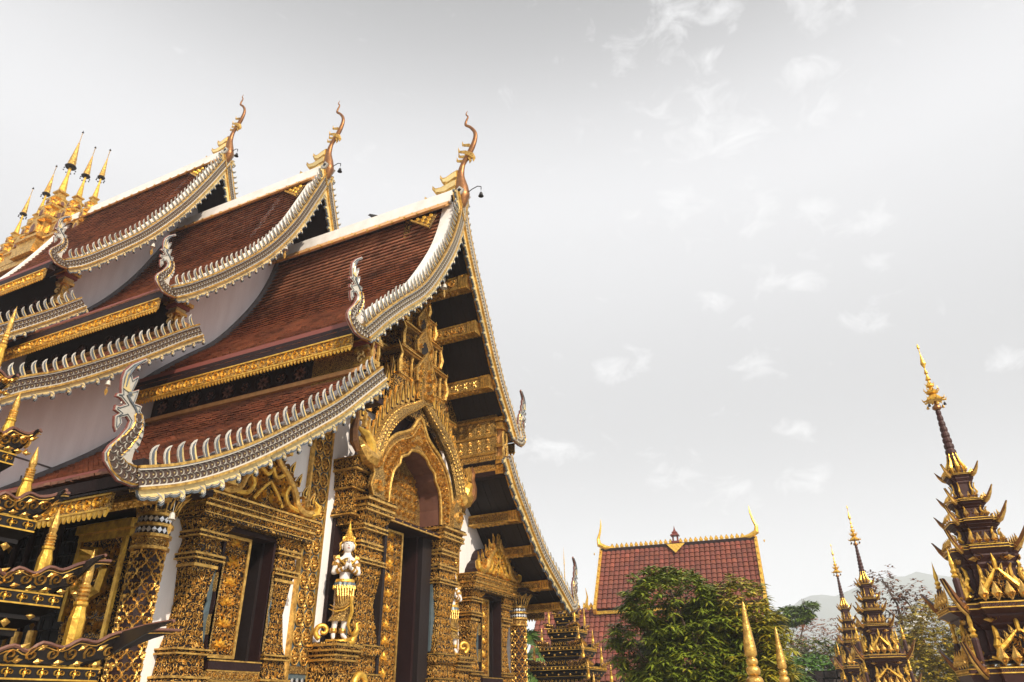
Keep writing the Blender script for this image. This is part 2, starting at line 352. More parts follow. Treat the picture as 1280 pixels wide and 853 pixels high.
# ---- shared meshes of the small repeated pieces (u uphill, n outward, y depth)
def yplane(u, v, n): return (u, n, v)
def fin_mesh():
    m = M('rim_white', 'slate_mirror', 'cream')
    P = [(0, -.02), (-.01, .09), (.005, .17), (.045, .235), (.11, .275), (.155, .285), (.115, .24), (.092, .18), (.085, .09), (.09, -.02)]
    m.prism(P, yplane, -.014, .014)
    m.mat('slate_mirror'); m.prism([(.012, 0), (.006, .09), (.02, .165), (.055, .222), (.115, .26), (.066, .19), (.048, .09), (.046, 0)], yplane, -.020, .020)
    m.mat('cream'); m.prism([(.052, 0), (.054, .09), (.07, .17), (.09, .205), (.078, .09), (.078, 0)], yplane, -.023, .023)
    return m.build('crest_fin').data
def fringe_mesh():
    m = M('cream', 'slate_mirror')
    P = [(0, .03), (0, -.05), (.03, -.10), (.09, -.115), (.15, -.10), (.20, -.125), (.27, -.13), (.33, -.11), (.36, -.145), (.335, -.185), (.37, -.21), (.425, -.18), (.435, -.12), (.42, -.06), (.45, -.02), (.45, .03)]
    m.mat('slate_mirror'); m.prism([(u, v*1.12-.03 if v < 0 else v) for u, v in P], yplane, -.03, .02)
    m.mat('cream'); m.prism([(u*.95+.01, v*.92) for u, v in P], yplane, -.045, .04)
    m.mat('rim_white'); m.tube([yplane(u*.99, v*1.05, -.035) for u, v in P[1:-1]], .007, 4); m.tube([yplane(.30, -.06, -.045), yplane(.36, -.11, -.05), yplane(.40, -.17, -.045), yplane(.35, -.20, -.045)], [.006, .014, .01, .003], 4)
    return m.build('fringe_leaf').data
NAGA = [(.25,-.08),(0,-.13),(-.2,-.11),(-.34,-.01),(-.43,.07),(-.46,.17),(-.42,.28),(-.32,.42),(-.25,.56),(-.24,.65),(-.29,.69),(-.35,.65),(-.32,.59),(-.38,.46),(-.42,.52),(-.45,.65),(-.4,.7),(-.47,.72),(-.47,.79),(-.42,.79),(-.35,.84),(-.43,.89),(-.5,.89),(-.49,.94),(-.44,.96),(-.46,1.02),(-.48,1.14),(-.47,1.26),(-.39,1.39),(-.22,1.55),(-.19,1.5),(-.32,1.37),(-.36,1.25),(-.33,1.2),(-.26,1.27),(-.26,1.17),(-.29,1.04),(-.21,1.1),(-.21,.99),(-.22,.9),(-.11,.9),(-.12,.83),(-.06,.78),(-.02,.68),(0,.53),(-.02,.38),(-.07,.29),(-.07,.17),(0,.12),(.25,.17)]
def inset(P, d):
    n = len(P); A = sum(P[i][0]*P[(i+1) % n][1]-P[(i+1) % n][0]*P[i][1] for i in range(n)); sg = 1 if A > 0 else -1; out = []
    for i in range(n):
        a = Vector(P[i-1]); b = Vector(P[i]); c = Vector(P[(i+1) % n])
        e1 = (b-a).normalized(); e2 = (c-b).normalized(); nn = Vector((-(e1.y+e2.y), e1.x+e2.x))*sg
        if nn.length < .3: out.append((b.x-(e1.x-e2.x)*d*.5, b.y-(e1.y-e2.y)*d*.5)); continue
        nn.normalize(); k = 1/max(.6, nn.dot(Vector((-e1.y, e1.x))*sg)); out.append((b.x+nn.x*d*k, b.y+nn.y*d*k))
    return out
def scale_ring(m, T, u, v, r, mrim='rim_white', tilt=0., face='slate_mirror', dep=.0):
    """one fish scale: pale raised rim round a dark inlaid cell with a golden heart"""
    k = 9; ps = []
    for i in range(k):
        a = PI*.5+tilt+PI*1.15*(i/(k-1)-.5)
        ps.append((math.cos(a), math.sin(a)))
    O_ = [T(u+r*c, v+r*s_, dep) for c, s_ in ps]; I_ = [T(u+r*.74*c, v+r*.74*s_, dep) for c, s_ in ps]; R_ = [T(u+r*.86*c, v+r*.86*s_, dep+.018) for c, s_ in ps]
    fs = []
    for i in range(k-1): fs += [(i, i+1, 2*k+i+1, 2*k+i), (2*k+i, 2*k+i+1, k+i+1, k+i)]
    m.mat(mrim); m.add(O_+I_+R_, fs)
    m.mat('cream'); m.add([T(u-r*.25*math.cos(tilt), v-r*.1, dep+.003), T(u, v+r*.42, dep+.003), T(u+r*.25, v-r*.1, dep+.003), T(u, v+r*.1, dep+.016)], [(0, 1, 3), (1, 2, 3), (2, 0, 3)])
def naga_mesh():
    m = M('red_edge'); m.prism(NAGA, yplane, -.008, .022)
    m.mat('rim_white'); P1 = inset(NAGA, .010); m.prism(P1, yplane, -.022, .036)
    CF = smooth_pts([(.25, .03), (.0, .01), (-.16, .03), (-.27, .10), (-.32, .20), (-.26, .31), (-.19, .42), (-.13, .54), (-.11, .66), (-.15, .78)], 4); WF = [.12, .13, .12, .11, .10, .10, .085, .07, .06, .03]
    for sg in (-1, 1):
        T = (lambda q: (lambda u, v, n: (u, (-(.030+n) if q < 0 else .044+n), v)))(sg)
        C = [(.12, .02), (0, -.02), (-.14, -.01), (-.26, .07), (-.33, .17), (-.28, .29), (-.2, .40), (-.14, .52), (-.12, .64)]
        m.mat('board_dark'); nC = len(CF); ra = []; rb = []
        for i, (a, b) in enumerate(CF):
            tt = (Vector(CF[min(i+1, nC-1)])-Vector(CF[max(i-1, 0)])).normalized(); w_ = WF[min(9, i//4)]*.86
            ra.append(T(a-tt.y*w_, b+tt.x*w_, -.003)); rb.append(T(a+tt.y*w_, b-tt.x*w_, -.003))
        m.add(ra+rb, [(i, i+1, nC+i+1, nC+i) for i in range(nC-1)])
        m.mat('gold'); m.tube(ra, .012, 4); m.tube(rb, .012, 4)
        for i, (a, b) in enumerate(resample(CF, .075)[:-1]):
            w = .052 if i < 12 else .0
            cc = resample(CF, .075); tt = (Vector(cc[min(i+1, len(cc)-1)])-Vector(cc[max(i-1, 0)])).normalized(); an = math.atan2(tt.y, tt.x)
            for q in ((-w, w) if w else (0,)):
                scale_ring(m, T, a-tt.y*q, b+tt.x*q, .046, tilt=an+PI/2+(0 if True else 0))
        m.mat('slate_mirror'); m.tube([T(u, v, -.004) for u, v in inset(NAGA, .028)[4:43]], .008, 4)
        m.mat('cream'); m.prism([(-.44, 1.02), (-.44, 1.2), (-.36, 1.33), (-.40, 1.2), (-.36, 1.05), (-.28, .98)], lambda u, v, n_: T(u, v, n_-.002), 0, .01)
        m.mat('slate_mirror')
        m.tube([T(-.36, .96, .004), T(-.30, .90, .004), T(-.22, .84, .004), T(-.17, .78, .004)], .016, 5)
        m.lathe([(.0, -.01), (.03, 0), (.0, .01)], T(-.33, .985, .008), 8, Matrix.Rotation(PI/2, 3, 'X'))
        m.tube([T(-.41, 1.05, .003), T(-.41, 1.2, .003), T(-.35, 1.36, .003), T(-.25, 1.49, .003)], [.014, .02, .016, .005], 4)
        for i in range(5): m.tube([T(-.03, .3+i*.09, .003), T(-.09, .33+i*.09, .003)], [.013, .004], 4)
        m.mat('rim_white')
        for i in range(4): m.lathe([(.014, 0), (0, .045)], T(-.39+i*.04, .835-i*.006, -.04), 4)
    return m.build('naga_head').data
FIN = fin_mesh(); FRG = fringe_mesh(); NAG = naga_mesh()
for n_ in ('crest_fin', 'fringe_leaf', 'naga_head'): bpy.data.objects.remove(bpy.data.objects[n_])

def frame(P, i, side):
    a = Vector(P[max(i-1, 0)]); b = Vector(P[min(i+1, len(P)-1)]); t = (b-a).normalized()
    n = Vector((-t.y, t.x)) if side < 0 else Vector((t.y, -t.x)); return t, n
def mw(p, t, n, Y, side, sc=1.):
    yv = Vector((0, 1, 0)) if side < 0 else Vector((0, -1, 0))
    return Matrix(((t.x*sc, 0, n.x*sc, p[0]), (0, yv.y*sc, 0, Y), (t.y*sc, 0, n.y*sc, p[1]), (0, 0, 0, 1)))
def gable_board(P, Y, side, pitch=.24, naga=True, nsc=1., w=.30, fsc=1., clip=None):
    C = curve(P); body = M('board_dark', 'gold', 'rim_white', 'red_edge')
    top = resample(C, .12)
    fr = [frame(top, i, side) for i in range(len(top))]
    def strip(m, n0, n1, y0, y1):
        A = []
        for (p, (t, n)) in zip(top, fr):
            A.append([(p[0]+n.x*n1, y0, p[1]+n.y*n1), (p[0]+n.x*n0, y0, p[1]+n.y*n0), (p[0]+n.x*n0, y1, p[1]+n.y*n0), (p[0]+n.x*n1, y1, p[1]+n.y*n1)])
        m.loft(A if side < 0 else [r[::-1] for r in A])
    body.mat('board_dark'); strip(body, -w, 0, Y-.05, Y+.12)
    body.mat('gold'); strip(body, -.035, .0, Y-.09, Y+.13); strip(body, -w-.005, -w+.03, Y-.09, Y+.13)
    body.mat('rim_white'); strip(body, -.06, -.037, Y-.075, Y+.06); strip(body, -w+.032, -w+.05, Y-.075, Y+.06)
    b = body.build('bargeboard', hall)
    sc = M('rim_white')
    h = (w-.12)/2
    pts = resample(C, h*1.15)
    for i in range(len(pts)-1):
        t, n = frame(pts, i, side)
        for r in (0, 1):
            off = -.075-h*(r+.5)
            T = (lambda p, t, n: (lambda u, v, d: (p[0]+t.x*v+n.x*u, Y-.05-d, p[1]+t.y*v+n.y*u)))(pts[i], t, n)
            scale_ring(sc, T, off, (h*.55 if r else 0), h*.60)
    sc.build('scales', b, kind='stuff')
    for i, p in enumerate(resample(C, pitch)[:-1]):
        if i == 0 and naga: continue
        t, n = frame(C, min(range(len(C)), key=lambda k: math.dist(C[k], p)), side)
        inst(FIN, 'crest_fin', b, mw(p, t, n, Y+rnd.uniform(-.01, .01), side, fsc*rnd.uniform(.94, 1.06)))
    low = [(p[0]-n.x*w, p[1]-n.y*w) for p, (t, n) in zip(top, fr)]
    for p in resample(low, .36*fsc)[:-1]:
        k = min(range(len(low)), key=lambda k: math.dist(low[k], p)); t, n = fr[min(k+1, len(fr)-1)]
        inst(FRG, 'fringe_leaf', b, mw(p, t, n, Y, side, fsc*.9*rnd.uniform(.94, 1.06)))
    if naga:
        p = C[0]; sx = 1 if side < 0 else -1
        m_ = Matrix(((sx*nsc, 0, 0, p[0]), (0, sx*nsc, 0, Y), (0, 0, nsc, p[1]-.13), (0, 0, 0, 1)))
        inst(NAG, 'naga_head', b, m_)
    return b
gable_board(U1L, 0, -1, .185, nsc=1.06, w=.28, fsc=.86); gable_board(U1R, 0, 1, .185, nsc=1.06, w=.28, fsc=.86)
gable_board(L1L, 0, -1, .215, fsc=.92); gable_board(L1R, 0, 1, .215, nsc=.95, fsc=.92)
gable_board(U2L, 4.95, -1, .20, nsc=.95, w=.28, fsc=.9); gable_board(mir(U2L)[2:], 4.95, 1, .20, naga=False, w=.28, fsc=.9)
gable_board(U3L, 9.9, -1, .21, nsc=.95, w=.28, fsc=.9); gable_board(mir(U3L)[2:], 9.9, 1, .21, naga=False, w=.28, fsc=.9)
gable_board(L2L, 4.95, -1, .205, fsc=.88); gable_board(L3L, 9.9, -1, .21, fsc=.88)
gable_board(mir(L2L), 4.95, 1, .25); gable_board(mir(U2L)[:3], 4.95, 1, .2, nsc=.95, w=.28, fsc=.9)

# ---- tiled slopes
def slope(P, Y0, Y1, side, name='roof_slope', tw=.145, pitch=.165, drop=.04, soffit=False, lab=None):
    C = resample(curve(P), pitch); base = M('maroon', 'dark_wood')
    fr = [frame(C, i, side) for i in range(len(C))]
    A = []
    for p, (t, n) in zip(C, fr):
        q0 = (p[0]-n.x*(drop+.02), p[1]-n.y*(drop+.02)); q1 = (p[0]-n.x*(drop+.16), p[1]-n.y*(drop+.16))
        A.append([(q0[0], Y0, q0[1]), (q1[0], Y0, q1[1]), (q1[0], Y1, q1[1]), (q0[0], Y1, q0[1])])
    base.loft(A if side < 0 else [r[::-1] for r in A])
    b = base.build(name, hall)
    m = M('tile'); ny = int((Y1-Y0)/tw)
    for i in range(len(C)-1):
        t, n = fr[i]; p = C[i]; q = C[i+1]; ofs = .5*(i % 2)
        rowt = rnd.uniform(.88, 1.1)
        for j in range(ny+1):
            y0 = Y0+(j-ofs)*tw+.004; y1 = y0+tw-.008+0
            y0 = max(y0, Y0); y1 = min(y1, Y1)
            if y1-y0 < .03: continue
            lf = rnd.uniform(.055, .068)-drop; a = (p[0]-t.x*.02, p[1]-t.y*.02); jt = rnd.uniform(-.005, .005)
            a = (a[0]+t.x*jt, a[1]+t.y*jt); tp = -.005-drop
            vs = [(a[0]+n.x*(lf-.035), y0, a[1]+n.y*(lf-.035)), (a[0]+n.x*(lf-.035), y1, a[1]+n.y*(lf-.035)),
                  (a[0]+n.x*lf, y0, a[1]+n.y*lf), (a[0]+n.x*lf, y1, a[1]+n.y*lf),
                  (q[0]+n.x*tp, y0, q[1]+n.y*tp), (q[0]+n.x*tp, y1, q[1]+n.y*tp)]
            k = rowt*rnd.choice((.6, .85, .92, .97, 1, 1, 1.04, 1.08, 1.2)); g_ = rnd.uniform(.92, 1.08)
            fs = [(0, 1, 3, 2), (2, 3, 5, 4)]
            if side < 0: fs = [f[::-1] for f in fs]
            m.add(vs, fs, (k, k*g_, k*g_*.98))
    m.build('roof_tiles', b, kind='stuff'); return b
WT = 1.6
slope(U1L, .16, 6.56, -1); slope(U1R, .16, 6.56, 1, tw=.3, pitch=.33)
slope(L1L, .16, 6.56, -1); slope(L1R, .16, 6.56, 1, tw=.3, pitch=.33)
slope(U2L, 5.10, 11.51, -1, tw=.15, pitch=.175); slope(mir(U2L), 5.10, 11.51, 1, tw=.3, pitch=.33)
slope(L2L, 5.10, 11.51, -1, tw=.15, pitch=.175)
slope(U3L, 10.05, 18.6, -1, tw=.17, pitch=.19); slope(mir(U3L), 10.05, 18.6, 1, tw=.35, pitch=.35)
slope(L3L, 10.05, 18.6, -1, tw=.17, pitch=.19)
D4 = lambda P, d: [(x, z-d) for x, z in P]
slope(D4(U3L, 1.1), 18.6, 27, -1, tw=.2, pitch=.22); slope(D4(mir(U3L), 1.1), 18.6, 27, 1, tw=.4, pitch=.4)
slope(D4(L3L, 1.1), 18.6, 27, -1, tw=.2, pitch=.22)

# ---- ridge caps
def ridge(x, z, Y0, Y1):
    m = M('ridge_white', 'ridge_orange', 'cement')
    m.mat('ridge_orange')
    m.prism([(-.42, -.34), (-.36, -.36), (0, .02), (.36, -.36), (.42, -.34), (.10, .10), (-.10, .10)], lambda u, v, n: (x+u, n, z+v), Y0, Y1)
    m.mat('ridge_white')
    m.prism([(-.20, -.10), (.20, -.10), (.16, .34), (.07, .42), (-.07, .42), (-.16, .34)], lambda u, v, n: (x+u, n, z+v), Y0-.02, Y1)
    r = m.build('ridge_cap', hall)
    m = M('gold'); y = Y0+.35
    while y < Y1:
        T = plane((x-.16, y, z+.02), (0, 1, 0), (-.56, 0, -.8)); leafy(m, T, 0, .05, PI/2, .2, .1, .03); m.box(x-.43, x-.36, y+.1, y+.16, z-.37, z-.30); y += .42
    m.build('ridge_studs', r, kind='stuff'); return r
ridge(.10, 14.22, .25, 6.55); ridge(0, 17.0, 5.2, 11.5); ridge(0, 19.72, 10.1, 18.6); ridge(0, 18.6, 18.6, 27)
# white verge coping on the tiles just behind the boards
def coping(P, Y0, Y1, side, frac, mt='ridge_white', lift=.06):
    C = resample(curve(P), .25); C = C[int(len(C)*frac):]; m = M(mt); A = []
    for i, p in enumerate(C):
        t, n = frame(C, i, side)
        A.append([(p[0]+n.x*lift, Y0, p[1]+n.y*lift), (p[0]-n.x*.06, Y0, p[1]-n.y*.06), (p[0]-n.x*.06, Y1, p[1]-n.y*.06), (p[0]+n.x*lift, Y1, p[1]+n.y*lift)])
    m.loft(A if side < 0 else [r[::-1] for r in A]); m.build('verge_coping', hall)
coping(U1L, .17, .52, -1, .05); coping(U2L, 5.11, 5.42, -1, .05); coping(U3L, 10.06, 10.38, -1, .05); coping(U3L, 18.2, 18.62, -1, .0)
coping(L1L, .17, .36, -1, .05, 'cement', .02)
# grey flashing where a front roof meets the next gable wall
for P, Y in ((U1L, 6.555), (L1L, 6.555), (U2L, 11.505), (L2L, 11.505)): coping(P, Y-.10, Y-.005, -1, 0, 'cement', .09)
# gold fretwork triangle under the ridge end
for x, z, Y in ((.1, 14.1, .55), (0, 16.9, 5.45), (0, 19.6, 10.4)):
    m = M('carved_dark', 'bright_gold'); P = curve(U1L)
    o0 = Vector((x-.40, Y, z-.36)); T = plane(o0, (0, 1, 0), (-.42, 0, -.9))
    m.prism([(0, .0), (.8, 0), (0, .75)], T, -.08, -.04); m.mat('bright_gold')
    for a, b, r in ((.12, .12, .1), (.34, .12, .1), (.55, .1, .08), (.12, .34, .1), (.33, .30, .08), (.1, .52, .07)): scroll(m, T, a, b, r, 0, 1, 1.2, .04, .04)
    m.tube([T(.8, 0, 0), T(0, .75, 0)], .025, 5); m.build('gable_fretwork', hall)

# ---- roof finials (slender bird heads) with stepped flame crest behind, and bells
def finial(x, Y, z, sc):
    m = M('copper')
    C = smooth_pts([(0, .05, -.55), (0, .02, -.40), (0, 0, -.15), (0, .02, .12), (0, .06, .5), (0, .0, .86), (0, -.14, 1.1), (0, -.27, 1.35), (0, -.35, 1.62), (0, -.33, 1.84), (0, -.2, 2.06), (0, -.06, 2.2), (0, -.07, 2.33), (0, -.12, 2.46), (0, -.06, 2.58), (0, -.10, 2.68)], 4)
    R = [.05, .16, .25, .21, .13, .085, .10, .095, .075, .06, .05, .045, .04, .028, .022, .008]
    RR = [R[min(int(i/4), 15)]*(1-(i/4) % 1)+R[min(int(i/4)+1, 15)]*((i/4) % 1) for i in range(len(C))]
    m.tube([(x+a*sc, Y+b*sc, z+c*sc) for a, b, c in C], [r*sc*.84 for r in RR], 9, fn=(1, 0, 0), flat=.75)
    f = m.build('roof_finial', hall, smooth=True)
    q = lambda a, b, c: (x+a*sc, Y+b*sc, z+c*sc)
    h = M('gold', 'rim_white', 'black_lacquer')
    h.tube([q(0, -.12, 1.16), q(0, -.24, 1.08), q(0, -.32, .96), q(0, -.31, .86)], [.10*sc, .09*sc, .05*sc, .01*sc], 6)
    h.tube([q(0, -.18, 1.02), q(0, -.22, .92), q(0, -.2, .84)], [.05*sc, .04*sc, .01*sc], 5)
    for a, b, c, l in ((0, .0, 1.1, .22), (0, .0, 1.26, .24), (0, -.1, 1.45, .22), (0, .06, .98, .2)): h.tube([q(a, b-.08, c), q(a, b+l*.5, c+l*.35), q(a, b+l*.62, c+l)], [.05*sc, .035*sc, .004], 5)
    h.mat('rim_white')
    for sg in (-1, 1):
        h.prism([(-.13, .02), (0, .16), (.13, .02), (.03, -.10), (-.03, -.10)], lambda u, v, n: q(sg*(.13+n), -.02+u, -.12+v), 0, .05)
        h.mat('black_lacquer'); h.prism([(-.06, .03), (0, .09), (.06, .03), (0, -.03)], lambda u, v, n: q(sg*(.18+n), -.02+u, -.12+v), 0, .015); h.mat('rim_white')
    h.build('beak_and_crest', f)
    for i in range(3):
        c = M('gold'); y0 = .12+.0*i; z0 = -.08+.27*i; l = .95-.22*i
        P = [(y0, z0), (y0+l*.5, z0-.10), (y0+l*.85, z0-.04), (y0+l, z0+.14), (y0+l*.99, z0+.26), (y0+l*.86, z0+.14), (y0+l*.65, z0+.12), (y0+l*.3, z0+.2), (y0, z0+.24)]
        c.prism([(a, b) for a, b in P], lambda u, v, n: q(n, u, v), -.07, .07)
        c.mat('cream'); c.prism(inset(P, .04), lambda u, v, n: q(n, u, v), -.085, .085); c.build('flame_crest', f)
    return f
finial(.12, -.02, 14.55, 1.12); finial(-.02, 4.93, 17.35, 1.06); finial(-.02, 9.88, 20.05, 1.05)
def bell(x, y, z, s, label, arm=None, leaf=True, group=None, dark=False):
    m = M('black_lacquer' if dark else 'rim_white', 'gold')
    m.lathe([(.004, .30), (.004, .12), (.03, .11), (.045, .07), (.05, .02), (.07, 0), (.055, .0), (.0, .03)], (0, 0, -.3), 12)
    if leaf: m.mat('gold'); m.prism([(0, .06), (.04, .0), (.035, -.06), (0, -.13), (-.035, -.06), (-.04, 0)], lambda u, v, n: (u, n, -.42+v), -.004, .004); m.tube([(0, 0, -.3), (0, 0, -.38)], .004, 4)
    if arm: m.mat('black_lacquer'); m.tube([(0, 0, -.08), (0, 0, 0), (0, arm*.25, .05), (0, arm*.6, .02), (0, arm, -.05)], .012, 5)
    o = m.build('wind_bell'); o.location = (x, y, z); o.scale = (s,)*3; tag(o, label, 'bell', group); return o
bell(.12, -.62, 14.5, 1.1, 'black bell on a curved wire at the tip of the foremost roof peak', .4, False, 'wind bells hung from the roofs', True)
bell(-.02, 4.42, 17.25, 1.1, 'black bell on a wire at the middle roof peak', .4, False, 'wind bells hung from the roofs', True)
bell(-.02, 9.42, 19.95, 1.1, 'black bell on a wire at the rearmost roof peak', .4, False, 'wind bells hung from the roofs', True)
bell(-.55, .02, 11.35, 1.1, 'pale bell with gold leaf under the foremost upper gable board, left slope', group='wind bells hung from the roofs')
bell(-6.95, .05, 4.2, .8, 'bell with a heart-shaped copper leaf below the lowest dragon head beside the column', group='wind bells hung from the roofs')
bell(-5.2, 4.95, 7.85, .9, 'small white bell under the lower gable board of the middle roof', group='wind bells hung from the roofs')
bell(-1.85, 9.95, 15.0, 1.2, 'small gold leaf bell below the rear upper gable board', group='wind bells hung from the roofs')
bell(-1.2, 4.95, 13.7, 1.2, 'small gold leaf bell below the middle upper gable board', group='wind bells hung from the roofs')
bell(1.62, .0, 11.3, 1.1, 'small bell with gold leaf on the outer side of the right gable slope', group='wind bells hung from the roofs')

# ---- eaves: maroon fascia courses with a gold fret strip below
def eave(X, Z, Y0, Y1, side, h=.27, zig=False, tooth=.09):
    e = M('maroon', 'red_edge'); s_ = side
    for a, b, c, d, mt in ((-.12, .10, .30, .42, 'red_edge'), (-.06, .14, .17, .29, 'maroon'), (-.01, .18, .02, .16, 'maroon')):
        e.mat(mt); x0, x1 = sorted((X-s_*a*-1, X-s_*b)); e.box(x0, x1, Y0-.05, Y1, Z+c, Z+d)
    f = e.build('eave_fascia', hall)
    xf = X+s_*.02
    T = plane((xf, Y1 if s_ < 0 else Y0, Z-h), (0, s_, 0), (0, 0, 1)); Lg = Y1-Y0
    st = M('carved_fine', 'bright_gold'); st.prism([(0, 0), (Lg, 0), (Lg, h), (0, h)], T, -.04, 0)
    st.mat('bright_gold'); st.prism([(0, h-.03), (Lg, h-.03), (Lg, h), (0, h)], T, .002, .03); st.prism([(0, .0), (Lg, 0), (Lg, .025), (0, .025)], T, .002, .025)
    n = int(Lg/tooth)
    for i in range(n): u = (i+.5)*Lg/n; st.prism([(u-tooth*.48, .0), (u, -tooth*.9), (u+tooth*.48, .0)], T, -.02, .012)
    vine(st, lambda u, v, n_: T(u, v+.025, n_), Lg, h-.055, (h-.05)/ (1 if h < .22 else 1.0), 1.0, 1.15)
    st.build('gold_fret_strip', f)
    return f
eave(-3.62, 8.30, .16, 6.5, -1); eave(-4.45, 10.05, 5.1, 11.4, -1); eave(-4.5, 12.32, 10.05, 18.5, -1)
eave(-7.52, 4.24, .5, 6.5, -1, .22, tooth=.10); eave(-9.0, 5.55, 6.2, 11.4, -1); eave(3.62, 8.30, .16, 6.5, 1)
eave(7.0, 4.36, .9, 6.5, 1)
# ---- clerestory walls between the tiers, with rosettes and struts
def clere(X, z0, z1, Y0, Y1, side, xo):
    m = M('maroon'); x0, x1 = sorted((X, X+side*-.2)); m.box(x0, x1, Y0, Y1, z0, z1)
    c = m.build('clerestory_wall', hall); T = plane((X, Y1 if side < 0 else Y0, z0), (0, side, 0), (0, 0, 1)); W_ = Y1-Y0
    r = M('maroon', 'carved_dark', 'old_gold'); i = 0; u = .35
    while u < W_-.3:
        R = (.21, .13)[i % 2]
        r.mat('maroon'); r.tube([T(u+R*math.cos(a*PI/6), (z1-z0)*.38+R*math.sin(a*PI/6), .01) for a in range(13)], .03, 5)
        r.mat('niche_brown')
        for k in range(8 if i % 2 == 0 else 6):
            a = k*2*PI/(8 if i % 2 == 0 else 6); leafy(r, T, u+.03*math.cos(a), (z1-z0)*.38+.03*math.sin(a), a, R*.75, R*.35, .03)
        u += .52; i += 1
    r.mat('old_gold'); r.prism([(0, z1-z0-.22), (W_, z1-z0-.22), (W_, z1-z0-.02), (0, z1-z0-.02)], T, 0, .03) if False else None
    r.build('rosettes', c, kind='stuff')
    for k in range(0):
        y = Y0+.5+k*(W_-1)/2.; s_ = M('dark_wood', 'old_gold'); s_.tube([(X, y, z0+.15), (X+side*.3, y, z0+.5), (xo, y, z1-.05)], .05, 5); s_.mat('old_gold'); s_.tube([(X+side*.02, y, z1-.12), (xo, y, z1+.02)], .06, 4); s_.build('strut', c)
clere(-2.98, 7.62, 8.95, 1.62, 6.54, -1, -3.5); clere(-3.55, 9.55, 10.8, 5.9, 11.49, -1, -4.3); clere(-3.6, 11.7, 13.0, 11, 18.5, -1, -4.3)
clere(2.98, 7.62, 8.95, 1.62, 6.54, 1, 3.5)
def top_trim(X, Z, Y0, Y1, side):
    m = M('ridge_orange'); x0, x1 = sorted((X, X+side*.16)); m.box(x0, x1, Y0, Y1, Z-.03, Z+.06); m.build('flashing', hall)
top_trim(-2.99, 7.78, .17, 6.54, -1); top_trim(-3.56, 9.75, 5.1, 11.4, -1)
# turned corner brackets carrying the upper eaves
def bracket(x, y, z0, z1):
    m = M('ridge_orange', 'gold', 'cream'); h = z1-z0; b = .12
    for a, c, p, mt in ((0, .08, .05, 'gold'), (.08, .18, .0, 'cream'), (.18, .26, .05, 'gold'), (.26, .62, -.03, 'gold'), (.62, .7, .05, 'gold'), (.7, .8, .02, 'cream'), (.8, .9, .07, 'red_edge'), (.9, 1., .12, 'gold')):
        m.mat(mt); m.box(x-b-p, x+b+p, y-b-p, y+b+p, z0+h*a, z0+h*c-.003)
    br = m.build('eave_bracket', hall)
    s_ = M('cream'); T = plane((x, y-b-.02, z0), (1, 0, 0), (0, 0, 1)); scroll(s_, T, 0, h*.38, .11, 0, 1, 1.2); scroll(s_, T, 0, h*.54, .09, PI, -1, 1.2)
    T = plane((x-b-.02, y, z0), (0, -1, 0), (0, 0, 1)); scroll(s_, T, 0, h*.38, .11, 0, 1, 1.2); scroll(s_, T, 0, h*.54, .09, PI, -1, 1.2); s_.build('bracket_scroll', br)
bracket(-2.95, .35, 7.75, 8.5); bracket(-3.5, 5.75, 9.65, 10.6); bracket(-3.6, 10.7, 11.8, 12.9)

# ---- white gable walls of the two rear sections, side walls
def gable_wall(P, PL, Y, th, mt, name='gable_wall', zb=0.9):
    C = [(x, z-.14) for x, z in curve(P)]; CL = [(x, z-.14) for x, z in curve(PL)]
    left = [p for p in CL if p[0] < CL[-1][0]+1e-6]+[(CL[-1][0]-.0, C[0][1])] if False else CL
    xs = CL[-1][0]
    up = [p for p in C if p[0] >= xs and p[0] <= -.02]
    half = left+[(xs, [p for p in C if p[0] >= xs][0][1])]+up[1:]+[(0, C[-1][1])]
    xo = half[0][0]+1.6
    half = [p for p in half if p[0] >= xo]
    poly = [(xo, zb)]+half+[(-x, z) for x, z in half[::-1][1:]]+[(-xo, zb)]
    m = M(mt); m.prism(poly, lambda u, v, n: (u, n, v), Y, Y+th); return m.build(name, hall)
gw2 = gable_wall(U2L, L2L, 6.56, .2, 'grey_wall'); gw3 = gable_wall(U3L, L3L, 11.51, .2, 'grey_wall')
for Y, segs in ((6.55, (((-9, 6.35), (-3.7, 6.15)), ((-5.4, 5.9), (-5.2, 2.0)))), (11.5, (((-8, 9.2), (-3, 9.5)),))):
    m = M('cement')
    for (a, b), (c, d) in segs: m.tube([(a, Y, b), (c, Y, d)], .018, 4)
    m.build('wall_joint', gw2 if Y < 7 else gw3)
m = M('white_wall'); m.box(5.75, 5.95, 1.9, 24, .9, 5.2); m.box(-7.9, -7.7, 6.8, 11.4, .9, 6.0); m.box(-7.9, -7.7, 11.6, 26, .9, 8.0)
m.build('side_wall', hall)
# ================================================================ front wall
def ztop(x):
    P = (curve(L1L) if x < 0 else curve(mir(L1R))); PU = (curve(U1L) if x < 0 else curve(mir(U1R)))
    ax = -abs(x); Q = PU if ax > -2.95 else P
    for i in range(len(Q)-1):
        if Q[i][0] <= ax <= Q[i+1][0]: t = (ax-Q[i][0])/(Q[i+1][0]-Q[i][0]+1e-9); return Q[i][1]+(Q[i+1][1]-Q[i][1])*t-.2
    return Q[-1][1]-.3
OPEN = ((-4.95, -3.85, 4.42), (-1.05, 1.2, 5.5), (3.75, 4.85, 4.42))
m = M('white_wall'); X = [-6.02, -4.95, -3.85, -1.05, 1.2, 3.75, 4.85, 6.3]
for a, b in zip(X, X[1:]):
    z0 = .9
    for o in OPEN:
        if a >= o[0]-.01 and b <= o[1]+.01: z0 = o[2]
    n = max(2, int((b-a)/.15)); top = [(a+(b-a)*i/n, min(ztop(a+(b-a)*i/n), 7.95)) for i in range(n+1)]
    m.prism([(a, z0), (b, z0)]+top[::-1], lambda u, v, n_: (u, n_, v), 1.6, 1.85)
m.build('front_wall', hall)
